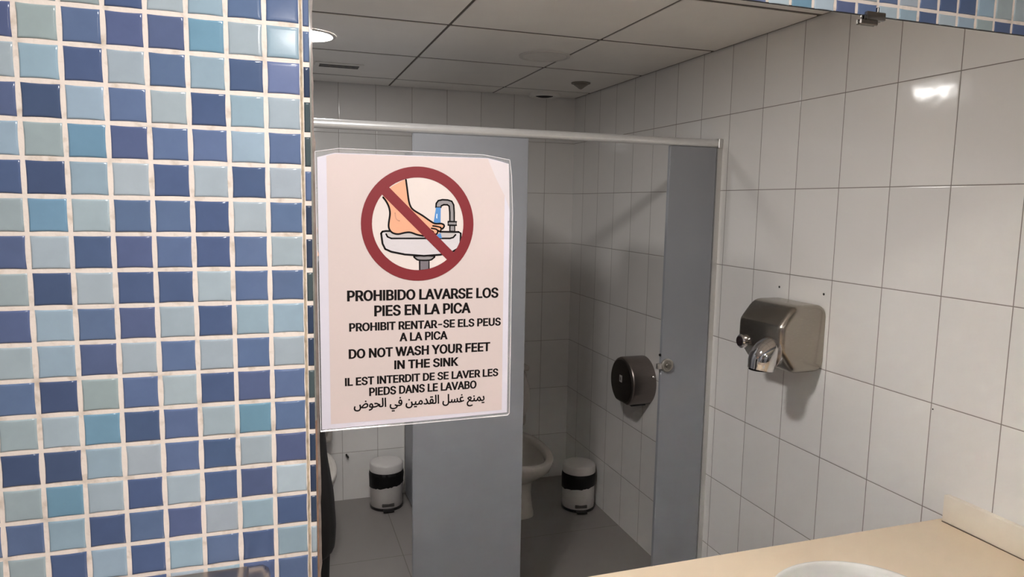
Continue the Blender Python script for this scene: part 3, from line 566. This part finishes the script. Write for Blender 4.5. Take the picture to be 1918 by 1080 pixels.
panel('cubicle_panel', -1.748, -1.172, 'grey front panel in the far left corner of the room')
# round lock on the narrow panel, with its latch pointing at the doorway
lx, lz = 1.514 - 1.59625, 1.066
b = bmesh.new(); lathe(b, (lx, PT - 0.0005, lz), [(0.028, 0), (0.028, 0.008), (0.024, 0.011), (0.018, 0.011), (0.016, 0.0095)], 32, 'Y')
lk = obj('lock_rosette', b, mat('satin_lock_metal', '#b0aca4', 0.35, metal=0.8, var=0.08), PR)
b = bmesh.new(); lathe(b, (lx, PT + 0.009, lz), [(0.011, 0), (0.011, 0.006), (0.009, 0.008)], 24, 'Y'); box(b, lx - 0.0085, lx + 0.0085, PT + 0.016, PT + 0.022, lz - 0.003, lz + 0.003, 0.0015, 2)
obj('lock_turn', b, mat('dull_lock_centre', '#8a867f', 0.4, metal=0.8), lk)
b = bmesh.new(); box(b, lx - 0.047, lx - 0.022, PT - 0.004, PT + 0.008, lz - 0.014, lz + 0.010, 0.003, 2); obj('latch', b, M_alu, lk)
b = bmesh.new(); lathe(b, (-0.1075, 0, 1.108), [(0.005, -0.005), (0.006, 0.0), (0.005, 0.004)], 14, 'X'); obj('rubber_stop', b, M_black, PR)
M_rail = mat('satin_rail', '#ebebeb', 0.28, metal=0.4, var=0.03)
b = bmesh.new(); lathe(b, (XL + 0.001, YF, 1.9695), [(0.0165, 0), (0.0165, XR - XL - 0.002)], 28, 'X')
t = tag(obj('headrail', b, M_rail, None, 50), 'long round aluminium headrail running along the top of the cubicle fronts', 'rail')
b = bmesh.new(); box(b, XR - 0.020, XR - 0.0008, YF - 0.019, YF + 0.019, 1.950, 1.9885, 0.002, 1); obj('end_bracket', b, M_alu, t)
b = bmesh.new()
prism(b, [(1.7035, YF - 0.014), (1.7248, YF - 0.014), (1.7248, YF + 0.016), (1.7035, YF + 0.016)], 0.002, 1.9495, 'XY')
tag(obj('wall_channel', b, M_alu, None), 'vertical aluminium channel between the narrow grey panel and the white tiled wall', 'channel')
def partition(x, label):
    t = empty('cubicle_partition', (x, -2.47, 0), label, 'cubicle partition', 'side partitions of the toilet cubicles')
    b = bmesh.new(); box(b, -PT, PT, -0.739, 0.747, 0.015, 1.985, 0.0012, 1); obj('board', b, M_panel, t)
    b = bmesh.new(); box(b, -PT - 0.004, PT + 0.004, -0.7395, -0.715, 0.015, 1.98); obj('wall_channel', b, M_alu, t)
    return t
partition(0.704, 'grey side partition between the two open cubicles behind the small pedal bin')
partition(-0.335, 'grey side partition left of the cubicle with the lit downlight')
def door(x, y, rz, label):
    """hinge at the origin, the leaf along +x, swung by rz"""
    t = empty('cubicle_door', (x, y, 0), label, 'door', 'grey toilet cubicle doors', rz)
    b = bmesh.new(); box(b, 0.006, 0.592, -PT, PT, 0.12, 1.945, 0.0012, 1); obj('leaf', b, M_panel, t)
    for z in (0.35, 1.70):
        b = bmesh.new(); lathe(b, (0, 0, z), [(0.0055, -0.04), (0.0055, 0.04)], 16); obj('hinge', b, M_alu, t)
    b = bmesh.new(); lathe(b, (0.552, PT, 1.066), [(0.028, 0), (0.028, 0.008), (0.02, 0.011)], 28, 'Y'); obj('knob', b, M_alu, t)
    return t
door(0.884, YF - 0.026, math.radians(-90), 'grey cubicle door standing open inside the toilet paper cubicle')
door(-0.146, YF - 0.026, math.radians(-88), 'grey cubicle door standing open inside the cubicle with the lit downlight')
door(-1.166, YF, 0.0, 'closed grey cubicle door at the far left of the room')

# ------------------------------------------------------------------ toilets
M_cer = mat('white_ceramic', '#d3cdc5', 0.10, var=0.015, scale=6)
M_seat = mat('white_plastic_seat', '#d6d1cb', 0.28, var=0.02)
def egg(cx, yc, z, hw, front, back, n=40, p=2.2):
    """egg-shaped outline: +y is the front"""
    out = []
    for i in range(n):
        a = 2 * PI * i / n; c, s_ = math.cos(a), math.sin(a)
        u = hw * math.copysign(abs(c) ** (2 / p), c); v = (front if s_ > 0 else back) * math.copysign(abs(s_) ** (2 / p), s_)
        out.append((cx + u, yc + v, z))
    return out
def make_toilet(x, label):
    t = empty('toilet', (x, YB, 0), label, 'toilet', 'white toilets in the open cubicles')
    b = bmesh.new()
    rings = [egg(0, 0.37, 0.0005, 0.132, 0.165, 0.20, p=3.8), egg(0, 0.37, 0.02, 0.131, 0.162, 0.20, p=3.8), egg(0, 0.37, 0.05, 0.126, 0.155, 0.19, p=3.6), egg(0, 0.37, 0.13, 0.121, 0.148, 0.18, p=3.4),
             egg(0, 0.385, 0.19, 0.121, 0.155, 0.19, p=3.0), egg(0, 0.41, 0.235, 0.130, 0.20, 0.21), egg(0, 0.45, 0.29, 0.146, 0.265, 0.25), egg(0, 0.475, 0.34, 0.172, 0.315, 0.28),
             egg(0, 0.48, 0.378, 0.182, 0.335, 0.30), egg(0, 0.48, 0.394, 0.183, 0.337, 0.30), egg(0, 0.48, 0.402, 0.177, 0.331, 0.295), egg(0, 0.48, 0.402, 0.150, 0.302, 0.24),
             egg(0, 0.48, 0.395, 0.140, 0.292, 0.23), egg(0, 0.48, 0.375, 0.136, 0.285, 0.22), egg(0, 0.48, 0.345, 0.142, 0.280, 0.21), egg(0, 0.46, 0.28, 0.120, 0.22, 0.17), egg(0, 0.44, 0.23, 0.080, 0.13, 0.10), egg(0, 0.43, 0.21, 0.045, 0.07, 0.06)]
    loft(b, rings); obj('bowl', b, M_cer, t, 60)
    b = bmesh.new(); lathe(b, (0, 0.445, 0.236), [(0.078, 0), (0.078, 0.002)], 28); obj('bowl_water', b, mat('bowl_water', '#8f938f', 0.03), t)
    b = bmesh.new(); box(b, -0.19, 0.19, 0.004, 0.165, 0.395, 0.735, 0.03, 5); box(b, -0.10, 0.10, 0.004, 0.16, 0.20, 0.40, 0.02, 3); obj('cistern', b, M_cer, t, 50)
    b = bmesh.new(); box(b, -0.197, 0.197, 0.002, 0.172, 0.736, 0.768, 0.012, 4)
    ld = obj('cistern_lid', b, M_cer, t, 50)
    b = bmesh.new(); lathe(b, (0, 0.088, 0.768), [(0.028, 0), (0.028, 0.004), (0.022, 0.009), (0.0, 0.0095)], 24, cap1=False); obj('flush_button', b, M_chrome, ld)
    def tilted(poly, off, th):      # outline in (x, up), lid leaning on the cistern
        ca, sa = math.cos(math.radians(5)), math.sin(math.radians(5)); bb = bmesh.new()
        f = lambda u, v, d: (u, 0.196 + off + d - v * sa + 0.03, 0.412 + v * ca)
        loft(bb, [[f(u, v, d) for u, v in q] for q, d in ((poly(0.97), 0), (poly(1.0), th * 0.4), (poly(1.0), th * 0.7), (poly(0.965), th))])
        return bb
    o_ = lambda k: [(q[0] * k, (q[1]) * k + 0.02) for q in egg(0, 0.17, 0, 0.180, 0.21, 0.17)]
    obj('lid', tilted(o_, 0.0, 0.014), M_seat, t, 60)
    # seat ring, raised in front of the lid
    ca, sa = math.cos(math.radians(5)), math.sin(math.radians(5)); bb = bmesh.new()
    f = lambda q, d: [(u, 0.196 + 0.016 + d - (v + 0.02) * sa + 0.03, 0.412 + (v + 0.02) * ca) for u, v, _ in q]
    A_, B_ = egg(0, 0.17, 0, 0.180, 0.21, 0.17), egg(0, 0.175, 0, 0.118, 0.145, 0.11)
    Am, Bm = egg(0, 0.17, 0, 0.174, 0.204, 0.164), egg(0, 0.175, 0, 0.124, 0.151, 0.116)
    loft(bb, [f(A_, 0), f(A_, 0.010), f(Am, 0.016), f(Bm, 0.016), f(B_, 0.010), f(B_, 0), f(A_, 0)], False, False); obj('seat', bb, M_seat, t, 60)
    return t
make_toilet(1.21, 'white toilet with raised seat behind the wide grey front panel')
make_toilet(0.085, 'white toilet partly hidden behind the standing person')

# ------------------------------------------------------------------ pedal bins
M_binw = mat('white_enamel', '#d2cecb', 0.3, var=0.03)
M_bag = mat('black_bin_bag', '#080708', 0.55, var=0.1, spec=0.3, bump=0.6, bscale=60)
def make_bin(x, y, rz, label):
    t = empty('pedal_bin', (x, y, 0), label, 'bin', 'small pedal bins', rz)
    R0 = 0.0905
    b = bmesh.new(); lathe(b, (0, 0, 0), [(R0 - 0.004, 0.012), (R0, 0.016), (R0, 0.225), (R0 - 0.004, 0.228)], 48); bd = obj('body', b, M_binw, t, 50)
    b = bmesh.new(); lathe(b, (0, 0, 0), [(R0 + 0.001, 0.0005), (R0 + 0.003, 0.004), (R0 + 0.003, 0.014), (R0 - 0.002, 0.017)], 48); obj('base_ring', b, M_black, t, 50)
    b = bmesh.new(); rg = random.Random(int(x * 100)); n = 56; hem = [0.126 + rg.uniform(-0.003, 0.003) - 0.012 * math.sin(2 * PI * i / n * 1.0 - PI * 0.75) for i in range(n)]
    def ringb(r, z, hems=None, wv=0.0): return [((r + rg.uniform(-wv, wv)) * math.cos(2 * PI * i / n), (r + rg.uniform(-wv, wv)) * math.sin(2 * PI * i / n), hems[i] if hems else z) for i in range(n)]
    loft(b, [ringb(R0 + 0.0008, 0, hem), ringb(R0 + 0.0045, 0, [h + 0.006 for h in hem], 0.0008), ringb(R0 + 0.005, 0.16, None, 0.001), ringb(R0 + 0.0065, 0.19, None, 0.001), ringb(R0 + 0.004, 0.212, None, 0.0005), ringb(R0 + 0.0005, 0.2135)], False, False)
    obj('bin_liner', b, M_bag, t, 60)
    b = bmesh.new(); lathe(b, (0, 0, 0), [(R0 - 0.004, 0.2285), (R0 + 0.0012, 0.229), (R0 + 0.0015, 0.216), (R0 + 0.003, 0.215), (R0 + 0.003, 0.252), (R0 - 0.003, 0.259), (R0 - 0.012, 0.262), (0.045, 0.266), (0.0, 0.267)], 48, cap1=False); obj('lid', b, M_binw, t, 50)
    b = bmesh.new(); box(b, -0.034, 0.034, R0 - 0.012, R0 + 0.0008, 0.026, 0.044, 0.003, 2); obj('pedal_slot', b, mat('pedal_slot_grey', '#4a4745', 0.5), t)
    b = bmesh.new(); box(b, -0.030, 0.030, R0 - 0.004, R0 + 0.030, 0.006, 0.016, 0.004, 2); obj('pedal', b, M_black, t)
    b = bmesh.new(); box(b, -0.018, 0.018, -R0 - 0.012, -R0 + 0.002, 0.18, 0.235, 0.004, 2); obj('hinge', b, M_black, t)
    return t
make_bin(1.612, -2.752, math.radians(12), 'small white pedal bin with black liner on the floor beside the toilet paper dispenser')
make_bin(0.568, -3.075, math.radians(2), 'small white pedal bin with black liner in the corner left of the wide grey panel')

# ------------------------------------------------------------------ jumbo toilet paper dispenser on the right wall
t = empty('toilet_paper_dispenser', (XR, -2.255, 0.855), 'round stainless jumbo toilet paper dispenser on the cubicle side wall', 'toilet paper dispenser')
M_dstl = mat('dull_stainless', '#8f8682', 0.33, metal=1.0, var=0.08, scale=40, aniso=(1, 1, 30))
def drum(r, flat_):
    out = []
    for i in range(56):
        a = 2 * PI * i / 56; y, z = r * math.cos(a), r * math.sin(a)
        out.append((y, max(z, -flat_)))
    return out
b = bmesh.new(); loft(b, [[(-x, y, z) for y, z in drum(r, f_)] for x, r, f_ in ((0.0005, 0.122, 0.106), (0.112, 0.122, 0.106), (0.121, 0.119, 0.103), (0.125, 0.112, 0.098))]); obj('drum', b, M_dstl, t, 50)
b = bmesh.new(); loft(b, [[(-x, y, z) for y, z in drum(r, f_)] for x, r, f_ in ((0.1245, 0.110, 0.096), (0.1275, 0.109, 0.095), (0.1285, 0.104, 0.090))]); obj('front_cover', b, mat('dark_brushed_cover', '#5c5552', 0.34, metal=1.0, var=0.08, scale=30, aniso=(1, 1, 20)), t, 50)
b = bmesh.new(); box(b, -0.1305, -0.128, -0.012, 0.012, -0.002, 0.032, 0.0008, 1); wn_ = obj('level_window', b, mat('pale_sticker', '#b9b4b1', 0.4), t)
b = bmesh.new(); box(b, -0.1312, -0.1303, -0.006, 0.006, 0.006, 0.022); obj('window_mark', b, mat('sticker_mark', '#6d6664', 0.5), wn_)
b = bmesh.new(); box(b, -0.10, -0.02, -0.062, 0.062, -0.112, -0.1035, 0.002, 1); obj('paper_mouth', b, M_black, t)
b = bmesh.new(); lathe(b, (-0.018, 0.1215, 0.045), [(0.006, -0.001), (0.006, 0.004), (0.004, 0.006)], 14, 'Y'); obj('key_lock', b, M_chrome, t)

# ------------------------------------------------------------------ hand dryer on the right wall
M_dryer = mat('dryer_steel', '#a8a197', 0.25, metal=1.0, var=0.04, scale=50, aniso=(1, 1, 60), rvar=0.03)
t = empty('hand_dryer', (XR, -1.188, 1.285), 'stainless steel hand dryer with chrome nozzle on the white tiled wall', 'hand dryer')
prof = [(0.0006, 0.090), (0.003, 0.101), (0.010, 0.109), (0.022, 0.112), (0.108, 0.112), (0.130, 0.100), (0.168, 0.052), (0.175, 0.038), (0.175, -0.026), (0.170, -0.045), (0.128, -0.102), (0.110, -0.115), (0.022, -0.115), (0.010, -0.112), (0.003, -0.105), (0.0006, -0.094)]
b = bmesh.new(); W2 = 0.115
def soften(poly, keep):                 # cut every corner but the ends, twice
    for _ in range(3):
        out = [poly[0]]
        for i in range(1, len(poly) - 1):
            p0, p1, p2 = (Vector(poly[j]) for j in (i - 1, i, i + 1))
            d0, d2 = min(0.25 * (p1 - p0).length, keep), min(0.25 * (p2 - p1).length, keep)
            out += [tuple(p1 + (p0 - p1).normalized() * d0), tuple(p1 + (p2 - p1).normalized() * d2)]
        poly = out + [poly[-1]]; keep *= 0.45
    return poly
prof = soften(prof, 0.010); RB = 0.022; rings = []
for k in range(7):
    a = PI / 2 * k / 6; ins = RB * (1 - math.sin(a)); off = RB * (1 - math.cos(a))
    rings.append((-W2 + off, ins))
rings = rings + [(-y, ins) for y, ins in rings[::-1]]
loft(b, [[(-u * (1 - ins / 0.175), y, v * (1 - ins / 0.115)) for u, v in prof] for y, ins in rings])
body = obj('body', b, M_dryer, t, 30)
b = bmesh.new(); box(b, -0.0035, -0.0004, -W2 + 0.012, W2 - 0.012, -0.080, 0.078, 0.001, 1); obj('wall_plate', b, M_alu, t)
# nozzle: chrome elbow that leaves the front face and turns down
b = bmesh.new(); pts = []; ny = 0.055
for k in range(9):
    a = PI / 2 * k / 8; pts.append((-0.135 - 0.062 * math.sin(a), ny, -0.040 - 0.062 * (1 - math.cos(a)) * 0.85))
pts.append((-0.199, ny, -0.106))
tube(b, pts, [0.052, 0.052, 0.0515, 0.051, 0.050, 0.049, 0.048, 0.046, 0.044, 0.043], 28); nz_ = obj('nozzle', b, M_chrome, t, 50)
b = bmesh.new(); lathe(b, (-0.199, ny, -0.1068), [(0.039, 0.0), (0.039, 0.0006)], 24); obj('nozzle_mouth', b, M_dark, nz_)
b = bmesh.new(); lathe(b, (-0.168, ny, -0.042), [(0.060, -0.004), (0.060, 0.0), (0.055, 0.006)], 30, 'X'); obj('nozzle_collar', b, M_steel, t)
b = bmesh.new(); lathe(b, (-0.158, -0.078, -0.036), [(0.020, 0.0), (0.020, -0.014), (0.0245, -0.016), (0.0245, -0.026), (0.020, -0.031), (0.0, -0.033)], 28, 'X', cap1=False); bt = obj('push_button', b, M_chrome, t, 40)
b = bmesh.new(); lathe(b, (-0.1902, -0.078, -0.036), [(0.017, 0.0), (0.016, -0.0016)], 24, 'X'); obj('button_cap', b, mat('black_button', '#2a2022', 0.2), bt)

# ------------------------------------------------------------------ worktop, upstand, basin
CZ, CY = 0.874, -0.590
M_top = mat('beige_worktop', '#ddcab0', 0.32, var=0.03, scale=5, spec=0.4)
BX, BY = 1.146, -0.297
b = bmesh.new()
# worktop with an oval cut-out for the basin
n = 48; ov = [(BX + 0.178 * math.cos(2 * PI * i / n), BY + 0.153 * math.sin(2 * PI * i / n)) for i in range(n)]
x0, x1 = -1.1, XR - 0.0005
outer = []
for i in range(n):
    a = 2 * PI * i / n; dx, dy = math.cos(a), math.sin(a); ts = []
    if dx > 1e-6: ts.append((x1 - BX) / dx)
    if dx < -1e-6: ts.append((x0 - BX) / dx)
    if dy > 1e-6: ts.append((-0.0025 - BY) / dy)
    if dy < -1e-6: ts.append((CY - BY) / dy)
    k = min(ts); outer.append([BX + dx * k, BY + dy * k])
for cx_, cy_ in ((x0, CY), (x1, CY), (x0, -0.0025), (x1, -0.0025)):
    j = min(range(n), key=lambda i: (outer[i][0] - cx_) ** 2 + (outer[i][1] - cy_) ** 2)
    outer[j] = [cx_, cy_]
lo_, hi_ = CZ - 0.035, CZ
loft(b, [[(x, y, lo_) for x, y in ov], [(x, y, lo_) for x, y in outer], [(x, y, hi_) for x, y in outer], [(x, y, hi_) for x, y in ov], [(x, y, lo_) for x, y in ov]], False, False)
WTOP = tag(obj('worktop', b, M_top, None, 30), 'beige washroom worktop with a round white basin set into it', 'worktop')
b = bmesh.new(); box(b, x0, x1, CY + 0.012, CY + 0.030, CZ - 0.17, CZ - 0.0352); obj('apron', b, M_top, WTOP)
for x in (-1.05, 0.3, 1.66):
    b = bmesh.new(); box(b, x - 0.015, x + 0.015, CY + 0.06, -0.01, CZ - 0.30, CZ - 0.036, 0.002, 1); box(b, x - 0.015, x + 0.015, -0.04, -0.001, CZ - 0.60, CZ - 0.30); obj('bracket', b, M_alu, WTOP)
b = bmesh.new(); box(b, XR - 0.019, XR - 0.0006, CY + 0.012, -0.003, CZ + 0.0006, CZ + 0.0755, 0.003, 2)
us = tag(obj('side_upstand', b, mat('cream_upstand', '#efe6d6', 0.35, var=0.02), None), 'cream upstand strip on the tiled wall at the end of the worktop', 'upstand')
b = bmesh.new(); box(b, XR - 0.0215, XR - 0.019, CY + 0.014, -0.004, CZ + 0.0002, CZ + 0.0014); obj('sealant_line', b, mat('dark_sealant', '#5d5142', 0.6), us)
t = empty('wash_basin', (BX, BY, CZ), 'round white ceramic wash basin set into the beige worktop', 'basin')
b = bmesh.new(); kx, ky = 0.190, 0.168
def bring(s_, z, d=0.0): return [((kx * s_ - d) * math.cos(2 * PI * i / n), (ky * s_ - d) * math.sin(2 * PI * i / n), z) for i in range(n)]
loft(b, [bring(1, 0.0006), bring(1.0, 0.010), bring(0.992, 0.020), bring(0.97, 0.026), bring(0.94, 0.026), bring(0.915, 0.020), bring(0.89, 0.005), bring(0.85, -0.04), bring(0.72, -0.09), bring(0.45, -0.125), bring(0.14, -0.135)], False, True)
obj('bowl', b, mat('white_basin_ceramic', '#e3e2de', 0.07, var=0.01), t, 60)
b = bmesh.new(); lathe(b, (0, 0, -0.134), [(0.026, 0), (0.026, 0.003), (0.02, 0.004)], 24); obj('drain', b, M_chrome, t)

# ------------------------------------------------------------------ stainless paper towel dispenser on the mosaic
t = empty('paper_towel_dispenser', (-0.150, 0, 1.311), 'stainless steel paper towel dispenser on the blue mosaic at the lower left', 'paper towel dispenser')
b = bmesh.new(); hw, dp = 0.137, 0.105
def rr_(hw_, d0, d1, rad, z, m_=6):
    out = [(-hw_, -d0, z), (hw_, -d0, z)][::-1]
    for cx_, s0 in ((hw_ - rad, 0), (-hw_ + rad, 1)):
        for k in range(m_ + 1):
            a = PI / 2 * k / m_
            out.append((cx_ + rad * math.cos(a), -d1 + rad - rad * math.sin(a), z) if s0 == 0 else (cx_ - rad * math.sin(a), -d1 + rad - rad * math.cos(a), z))
    return [out[1]] + [out[0]] + out[2:]
loft(b, [rr_(hw, 0.0015, dp, 0.025, -0.26), rr_(hw, 0.0015, dp, 0.025, -0.012), rr_(hw - 0.002, 0.0015, dp - 0.003, 0.024, -0.004), rr_(hw - 0.008, 0.0015, dp - 0.009, 0.020, 0.0)])
obj('casing', b, M_steel, t, 40)
b = bmesh.new(); loft(b, [rr_(hw - 0.022, 0.006, dp - 0.024, 0.012, 0.0002), rr_(hw - 0.024, 0.008, dp - 0.026, 0.012, 0.004), rr_(hw - 0.028, 0.012, dp - 0.030, 0.010, 0.0045)]); obj('lid_panel', b, M_steel, t, 40)
b = bmesh.new(); box(b, -0.09, 0.09, -dp - 0.001, -dp + 0.02, -0.257, -0.235); obj('towel_slot', b, M_dark, t)
# ------------------------------------------------------------------ the person taking the picture (a sliver of dark clothes shows in the mirror)
PX, PY = -0.062, -1.05
PERS = empty('person', (PX, PY, 0), 'person in dark jacket and trousers holding up a phone, half hidden past the mirror edge', 'person')
PO = Vector((PX, PY, 0))
def fuse(name, bm, voxel, m, smooth_it=4):
    """one continuous skin over the overlapping masses in bm"""
    bmesh.ops.recalc_face_normals(bm, faces=bm.faces)
    me = bpy.data.meshes.new(name + '_raw'); bm.to_mesh(me); bm.free()
    o = bpy.data.objects.new(name + '_raw', me); COL.objects.link(o)
    r = o.modifiers.new('r', 'REMESH'); r.mode = 'VOXEL'; r.voxel_size = voxel
    s_ = o.modifiers.new('s', 'SMOOTH'); s_.iterations = smooth_it; s_.factor = 0.5
    dg = bpy.context.evaluated_depsgraph_get(); dg.update()
    out = bpy.data.meshes.new_from_object(o.evaluated_get(dg)); out.name = name
    bpy.data.objects.remove(o); bpy.data.meshes.remove(me)
    return link(name, out, m, PERS, 180)
def ell(bm, rings, n=24):
    """rings of (x, y, z, rx, ry) in metres from the figure's base"""
    loft(bm, [circ((x, y, z), rx, n, 'Z', ry) for x, y, z, rx, ry in rings])
def limb(bm, pts, rad, n=14):
    P = [Vector(p) for p in pts]; out, rr_2 = [], []
    for i in range(len(P) - 1):
        for k in range(4): out.append(P[i].lerp(P[i + 1], k / 4)); rr_2.append(rad[i] + (rad[i + 1] - rad[i]) * k / 4)
    out.append(P[-1]); rr_2.append(rad[-1]); tube(bm, out, rr_2, n)
def ball(bm, c, rx, ry, rz, n=20):
    loft(bm, [circ((c[0], c[1], c[2] + rz * math.sin(a)), rx * math.cos(a), n, 'Z', ry * math.cos(a)) for a in [(-0.48 + 0.96 * i / 10) * PI for i in range(11)]])
PC = CAM - 0.0125 * CF - 0.020 * CR - 0.008 * CU - PO       # centre of the phone
HL, HH, HT = 0.078, 0.0375, 0.0042
HANDS = {}
for s_ in (1, -1):
    E_ = PC + s_ * HL * CR; o_ = s_ * CR
    HANDS[s_] = dict(E=E_, o=o_, W=E_ + 0.030 * o_ - 0.105 * CU - 0.050 * CF)
ELB = {1: Vector((0.235, 0.10, 1.245)), -1: Vector((-0.215, 0.11, 1.235))}
SHO = {1: Vector((0.178, 0.0, 1.425)), -1: Vector((-0.178, 0.0, 1.425))}
M_skin = mat('skin', '#c99b80', 0.5, var=0.05, scale=40, bump=0.1, bscale=600)
b = bmesh.new()
ell(b, [(0, 0, 0.86, .150, .110), (0, 0, 0.95, .160, .112), (0, 0, 1.08, .140, .100), (0, .005, 1.22, .155, .112), (0, .0, 1.34, .172, .115), (0, -.005, 1.42, .165, .095), (0, -.005, 1.465, .085, .07), (0, .005, 1.50, .057, .060), (0, .012, 1.56, .055, .060), (0, .018, 1.60, .052, .058)])
hc = Vector((0.004, 0.025, 1.675))
ball(b, hc + Vector((0, -0.008, 0.015)), .075, .095, .108); ball(b, hc + Vector((0, 0.018, -0.040)), .060, .072, .082); ball(b, hc + Vector((0, 0.060, -0.088)), .028, .026, .022)
limb(b, [hc + Vector((0, 0.086, 0.012)), hc + Vector((0, 0.100, -0.014)), hc + Vector((0, 0.108, -0.030))], [.009, .012, .014]); ball(b, hc + Vector((0, 0.086, -0.060)), .026, .014, .012)
for s_ in (1, -1):
    ball(b, hc + Vector((s_ * 0.076, -0.005, -0.008)), .009, .018, .032); ball(b, hc + Vector((s_ * 0.034, 0.066, -0.020)), .026, .024, .022)
    limb(b, [(s_ * .088, 0, 0.93), (s_ * .095, .012, 0.50), (s_ * .098, -.012, 0.09)], [.088, .056, .038]); limb(b, [(s_ * .098, -.03, 0.05), (s_ * .108, .12, 0.035)], [.040, .032])
    h = HANDS[s_]; E_, o_, W = h['E'], h['o'], h['W']
    limb(b, [SHO[s_], ELB[s_], W], [.056, .042, .026])
    base = E_ + 0.030 * o_ - 0.055 * CU - 0.024 * CF
    limb(b, [W, base], [.026, .022])
    for i, ln in enumerate((0.0, 0.004, 0.001, -0.006)):
        u = 0.028 - 0.0185 * i; k0 = E_ + 0.027 * o_ + u * CU - 0.012 * CF
        limb(b, [base, k0], [.016, .0105]); limb(b, [k0, E_ + 0.021 * o_ + u * CU + 0.010 * CF, E_ + 0.002 * o_ + u * CU + 0.0135 * CF, E_ - (0.014 + ln) * o_ + (u - 0.001) * CU + 0.0125 * CF], [.0098, .0092, .0086, .0076], 12)
    limb(b, [base - 0.004 * CF, E_ + 0.016 * o_ - 0.030 * CU - 0.024 * CF, E_ - 0.002 * o_ - 0.014 * CU - 0.0195 * CF, E_ - 0.018 * o_ - 0.004 * CU - 0.0150 * CF], [.016, .012, .0100, .0086], 12)
body = fuse('body', b, 0.0055, M_skin, 3)
for s_ in (1, -1):
    b = bmesh.new(); ball(b, hc + Vector((s_ * 0.032, 0.078, 0.000)), .0105, .008, .009); obj('eye', b, mat('eye_dark', '#2b221d', 0.15), PERS, 60)
b = bmesh.new(); ball(b, hc + Vector((0, -0.018, 0.034)), .083, .101, .100); ball(b, hc + Vector((0, -0.050, -0.010)), .078, .070, .085); obj('hair', b, mat('dark_brown_hair', '#2a211b', 0.55, var=0.2, scale=120, bump=0.5, bscale=300), PERS, 60)
M_jack = mat('black_jacket_cloth', '#131214', 0.6, var=0.12, scale=15, bump=0.3, bscale=80)
M_tee = mat('dark_grey_jumper', '#4f4c4a', 0.85, var=0.06, scale=40, bump=0.3, bscale=500)
b = bmesh.new()
ell(b, [(0, 0, 0.80, .196, .140), (0, 0, 0.86, .200, .142), (0, 0, 0.95, .195, .140), (0, 0, 1.05, .180, .134), (0, 0, 1.15, .172, .134), (0, 0, 1.33, .196, .138), (0, -.005, 1.42, .186, .118), (0, -.008, 1.465, .120, .10), (0, -.004, 1.50, .085, .085)])
for s_ in (1, -1): limb(b, [SHO[s_], ELB[s_], ELB[s_].lerp(HANDS[s_]['W'], 0.93)], [.074, .060, .042])
fuse('jacket', b, 0.008, M_jack, 5)
b = bmesh.new(); loft(b, [egg(-.01, .030, z, hw, fr, .10, 44, 4.0) for z, hw, fr in ((0.84, .168, .124), (0.95, .164, .122), (1.08, .150, .117), (1.2, .140, .116), (1.33, .122, .112), (1.42, .080, .095), (1.485, .060, .058))]); obj('jumper', b, M_tee, PERS, 60)
b = bmesh.new(); ell(b, [(0, 0, 0.80, .172, .124), (0, 0, 0.90, .170, .122), (0, 0, 1.0, .155, .112)])
for s_ in (1, -1): limb(b, [(s_ * .088, 0, 0.88), (s_ * .096, .010, 0.50), (s_ * .098, -.012, 0.06)], [.100, .076, .058])
fuse('trousers', b, 0.009, mat('black_trousers', '#121113', 0.75, var=0.1, scale=20), 4)
for s_ in (1, -1):
    b = bmesh.new(); x = s_ * .104
    rings = [[(x + 0.046 * k * c, 0.055 + 0.150 * k * s2, z) for c, s2 in [(math.cos(2 * PI * i / 28) * (0.92 + 0.08 * math.sin(2 * PI * i / 28)), math.sin(2 * PI * i / 28)) for i in range(28)]] for k, z in ((0.97, 0.0008), (1.0, 0.006), (1.0, 0.028), (0.97, 0.045))]
    top = [[(x + 0.044 * k * math.cos(2 * PI * i / 28), 0.055 - d + 0.150 * kk * math.sin(2 * PI * i / 28), z) for i in range(28)] for k, kk, d, z in ((0.94, 0.90, 0.01, 0.060), (0.92, 0.66, 0.045, 0.080), (0.90, 0.46, 0.075, 0.105))]
    loft(b, rings + top); obj('shoe', b, mat('black_shoe_leather', '#161416', 0.4, var=0.1), PERS, 60)
# the phone in both hands
b = bmesh.new(); box(b, -HL, HL, -HT, HT, -HH, HH, 0.0035, 4)
ph = obj('smartphone', b, mat('black_phone_shell', '#18181b', 0.25, var=0.05), None, 40)
ph.matrix_world = Matrix.Translation(PC + PO) @ Matrix((CR, CF, CU)).transposed().to_4x4()
tag(ph, 'black smartphone held sideways in both hands of the standing person', 'phone')
b = bmesh.new(); box(b, -HL + 0.003, HL - 0.003, -HT - 0.0004, -HT + 0.0002, -HH + 0.003, HH - 0.003); obj('screen', b, mat('phone_screen_glass', '#20242a', 0.06), ph)
b = bmesh.new(); lathe(b, (0.020, HT, 0.008), [(0.0085, -0.0002), (0.0085, 0.0016), (0.006, 0.0020)], 24, 'Y'); obj('lens', b, M_black, ph)
